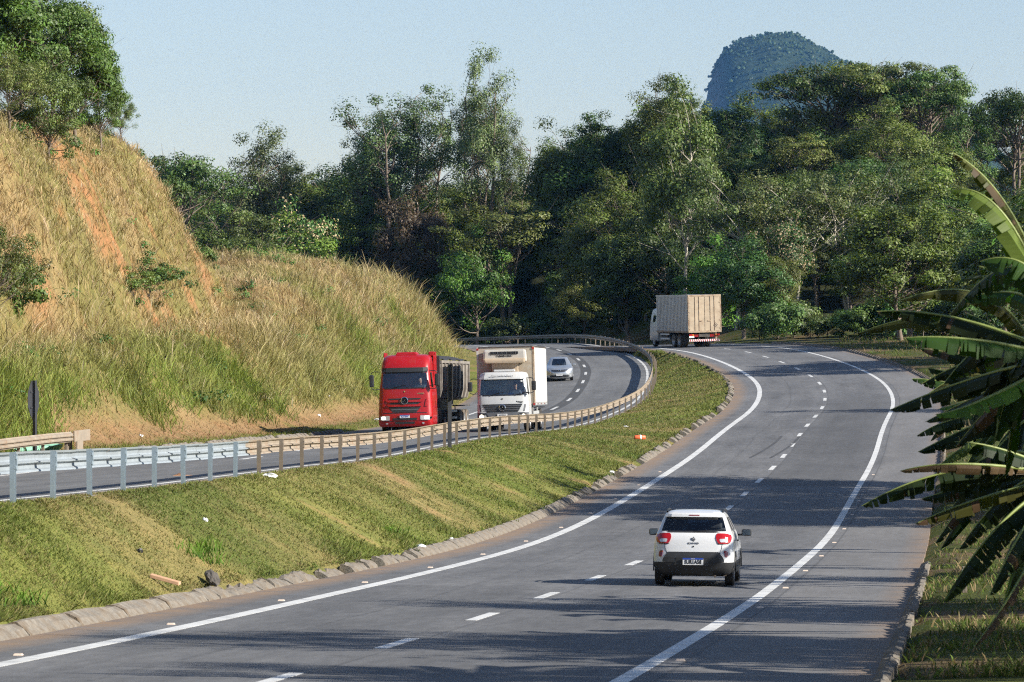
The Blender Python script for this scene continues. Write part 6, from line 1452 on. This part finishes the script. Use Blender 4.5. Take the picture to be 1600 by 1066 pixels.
# ------------------------------------------------------------------ distant granite mountain
def mountain():
    X = np.arange(180, 1250, 7.0); Y = np.arange(-330, 420, 12.0); GXm, GYm = np.meshgrid(X, Y); x, y = GXm.ravel(), GYm.ravel()
    prof = np.interp(x, [180, 262, 280, 296, 308, 318, 332, 358, 400, 440, 480, 510, 560, 620, 700, 800, 950, 1100, 1250], [-20, 30, 150, 290, 385, 428, 456, 470, 480, 473, 456, 443, 424, 400, 350, 250, 110, 20, -20])
    f = np.clip(1-(np.abs(y-20)/390)**2.2, 0, 1)**.5; cliff = sst(-330, -240, y)
    n_ = fbm(x, y, 90, 201); z = prof*f*(.86+.14*cliff)+(n_-.5)*26*f+(fbm(x, y, 22, 207)-.5)*12*f
    z = np.where(prof < 5, np.minimum(z, 0)-10, z)
    # shift so the crest keeps its silhouette
    k, kx = len(Y), len(X); i = (np.arange(k-1)[:, None]*kx+np.arange(kx-1)[None, :]).ravel()
    m, nt, b, out = new_mat('granite_and_scrub'); b.inputs['Roughness'].default_value = .95; b.inputs['Specular IOR Level'].default_value = .1
    tc = N(nt, 'ShaderNodeTexCoord').outputs['Object']; ge = N(nt, 'ShaderNodeNewGeometry'); sp = N(nt, 'ShaderNodeSeparateXYZ'); nt.links.new(ge.outputs['Normal'], sp.inputs[0])
    f1 = noise(nt, .02, 8, .7, tc); f2 = noise(nt, .08, 6, .7, tc)
    green = mix_col(nt, ramp(nt, f2, .35, .65), (.012, .022, .010), (.032, .046, .020)); rock = mix_col(nt, ramp(nt, f1, .35, .65), (.035, .035, .036), (.10, .085, .075))
    s_ = math_n(nt, 'ADD', sp.outputs[2], math_n(nt, 'MULTIPLY', math_n(nt, 'SUBTRACT', f1, .5), .5))
    nt.links.new(mix_col(nt, ramp(nt, s_, .35, .52), rock, green), b.inputs['Base Color']); bump(nt, b, f2, .8, 4.0)
    o = link('mountain', np_mesh('mountain', np.stack([x, y+6000, z], 1), np.stack([i, i+1, i+1+kx, i+kx], 1), m, smooth=True)); tag(o, 'rounded granite mountain wooded on top, blue with distance', kind='structure')
    # woods on its top: low-poly crowns in one part
    r_ = np.random.default_rng(9); bm = bmesh.new(); bmesh.ops.create_icosphere(bm, subdivisions=1, radius=1); bv = np.array([v.co[:] for v in bm.verts]); bf = np.array([[v.index for v in f_.verts] for f_ in bm.faces]); bm.free()
    sel = np.where((z > 300) & (f > .5))[0]; pick = r_.choice(sel, 3500); V, Fq, K = [], [], []
    for q, s in enumerate(pick):
        rr = r_.uniform(1.4, 3.2); P = np.array([x[s]+r_.uniform(-5, 5), y[s]+6000+r_.uniform(-8, 8), z[s]+rr*.4]); V.append(P+bv*rr*r_.uniform(.7, 1.25, (len(bv), 1))); Fq.append(bf+q*len(bv)); K.append(np.tile(np.array((.03, .05, .015))*r_.uniform(.6, 1.5), (len(bv), 1)))
    w = link('woods', np_mesh('woods', np.concatenate(V), np.concatenate(Fq), M['leaf'], col=np.concatenate(K)), o); w['kind'] = 'stuff'
mountain()
# ------------------------------------------------------------------ air
bm = bmesh.new(); bmesh.ops.create_cube(bm, size=1.0); hz = link('haze', bm_mesh('haze', bm)); hz.location = (0, 3000, 235); hz.scale = (17000, 10600, 640)
hm = bpy.data.materials.new('air_haze'); hm.use_nodes = True; nt = hm.node_tree; nt.nodes.clear(); out = nt.nodes.new('ShaderNodeOutputMaterial'); pv = nt.nodes.new('ShaderNodeVolumePrincipled')
pv.inputs['Color'].default_value = (.20, .50, 1.0, 1); pv.inputs['Density'].default_value = 0.36e-4; pv.inputs['Anisotropy'].default_value = .1; nt.links.new(pv.outputs[0], out.inputs['Volume']); hz.data.materials.append(hm)
tag(hz, 'thin bluish haze in the air', 'haze', kind='stuff')
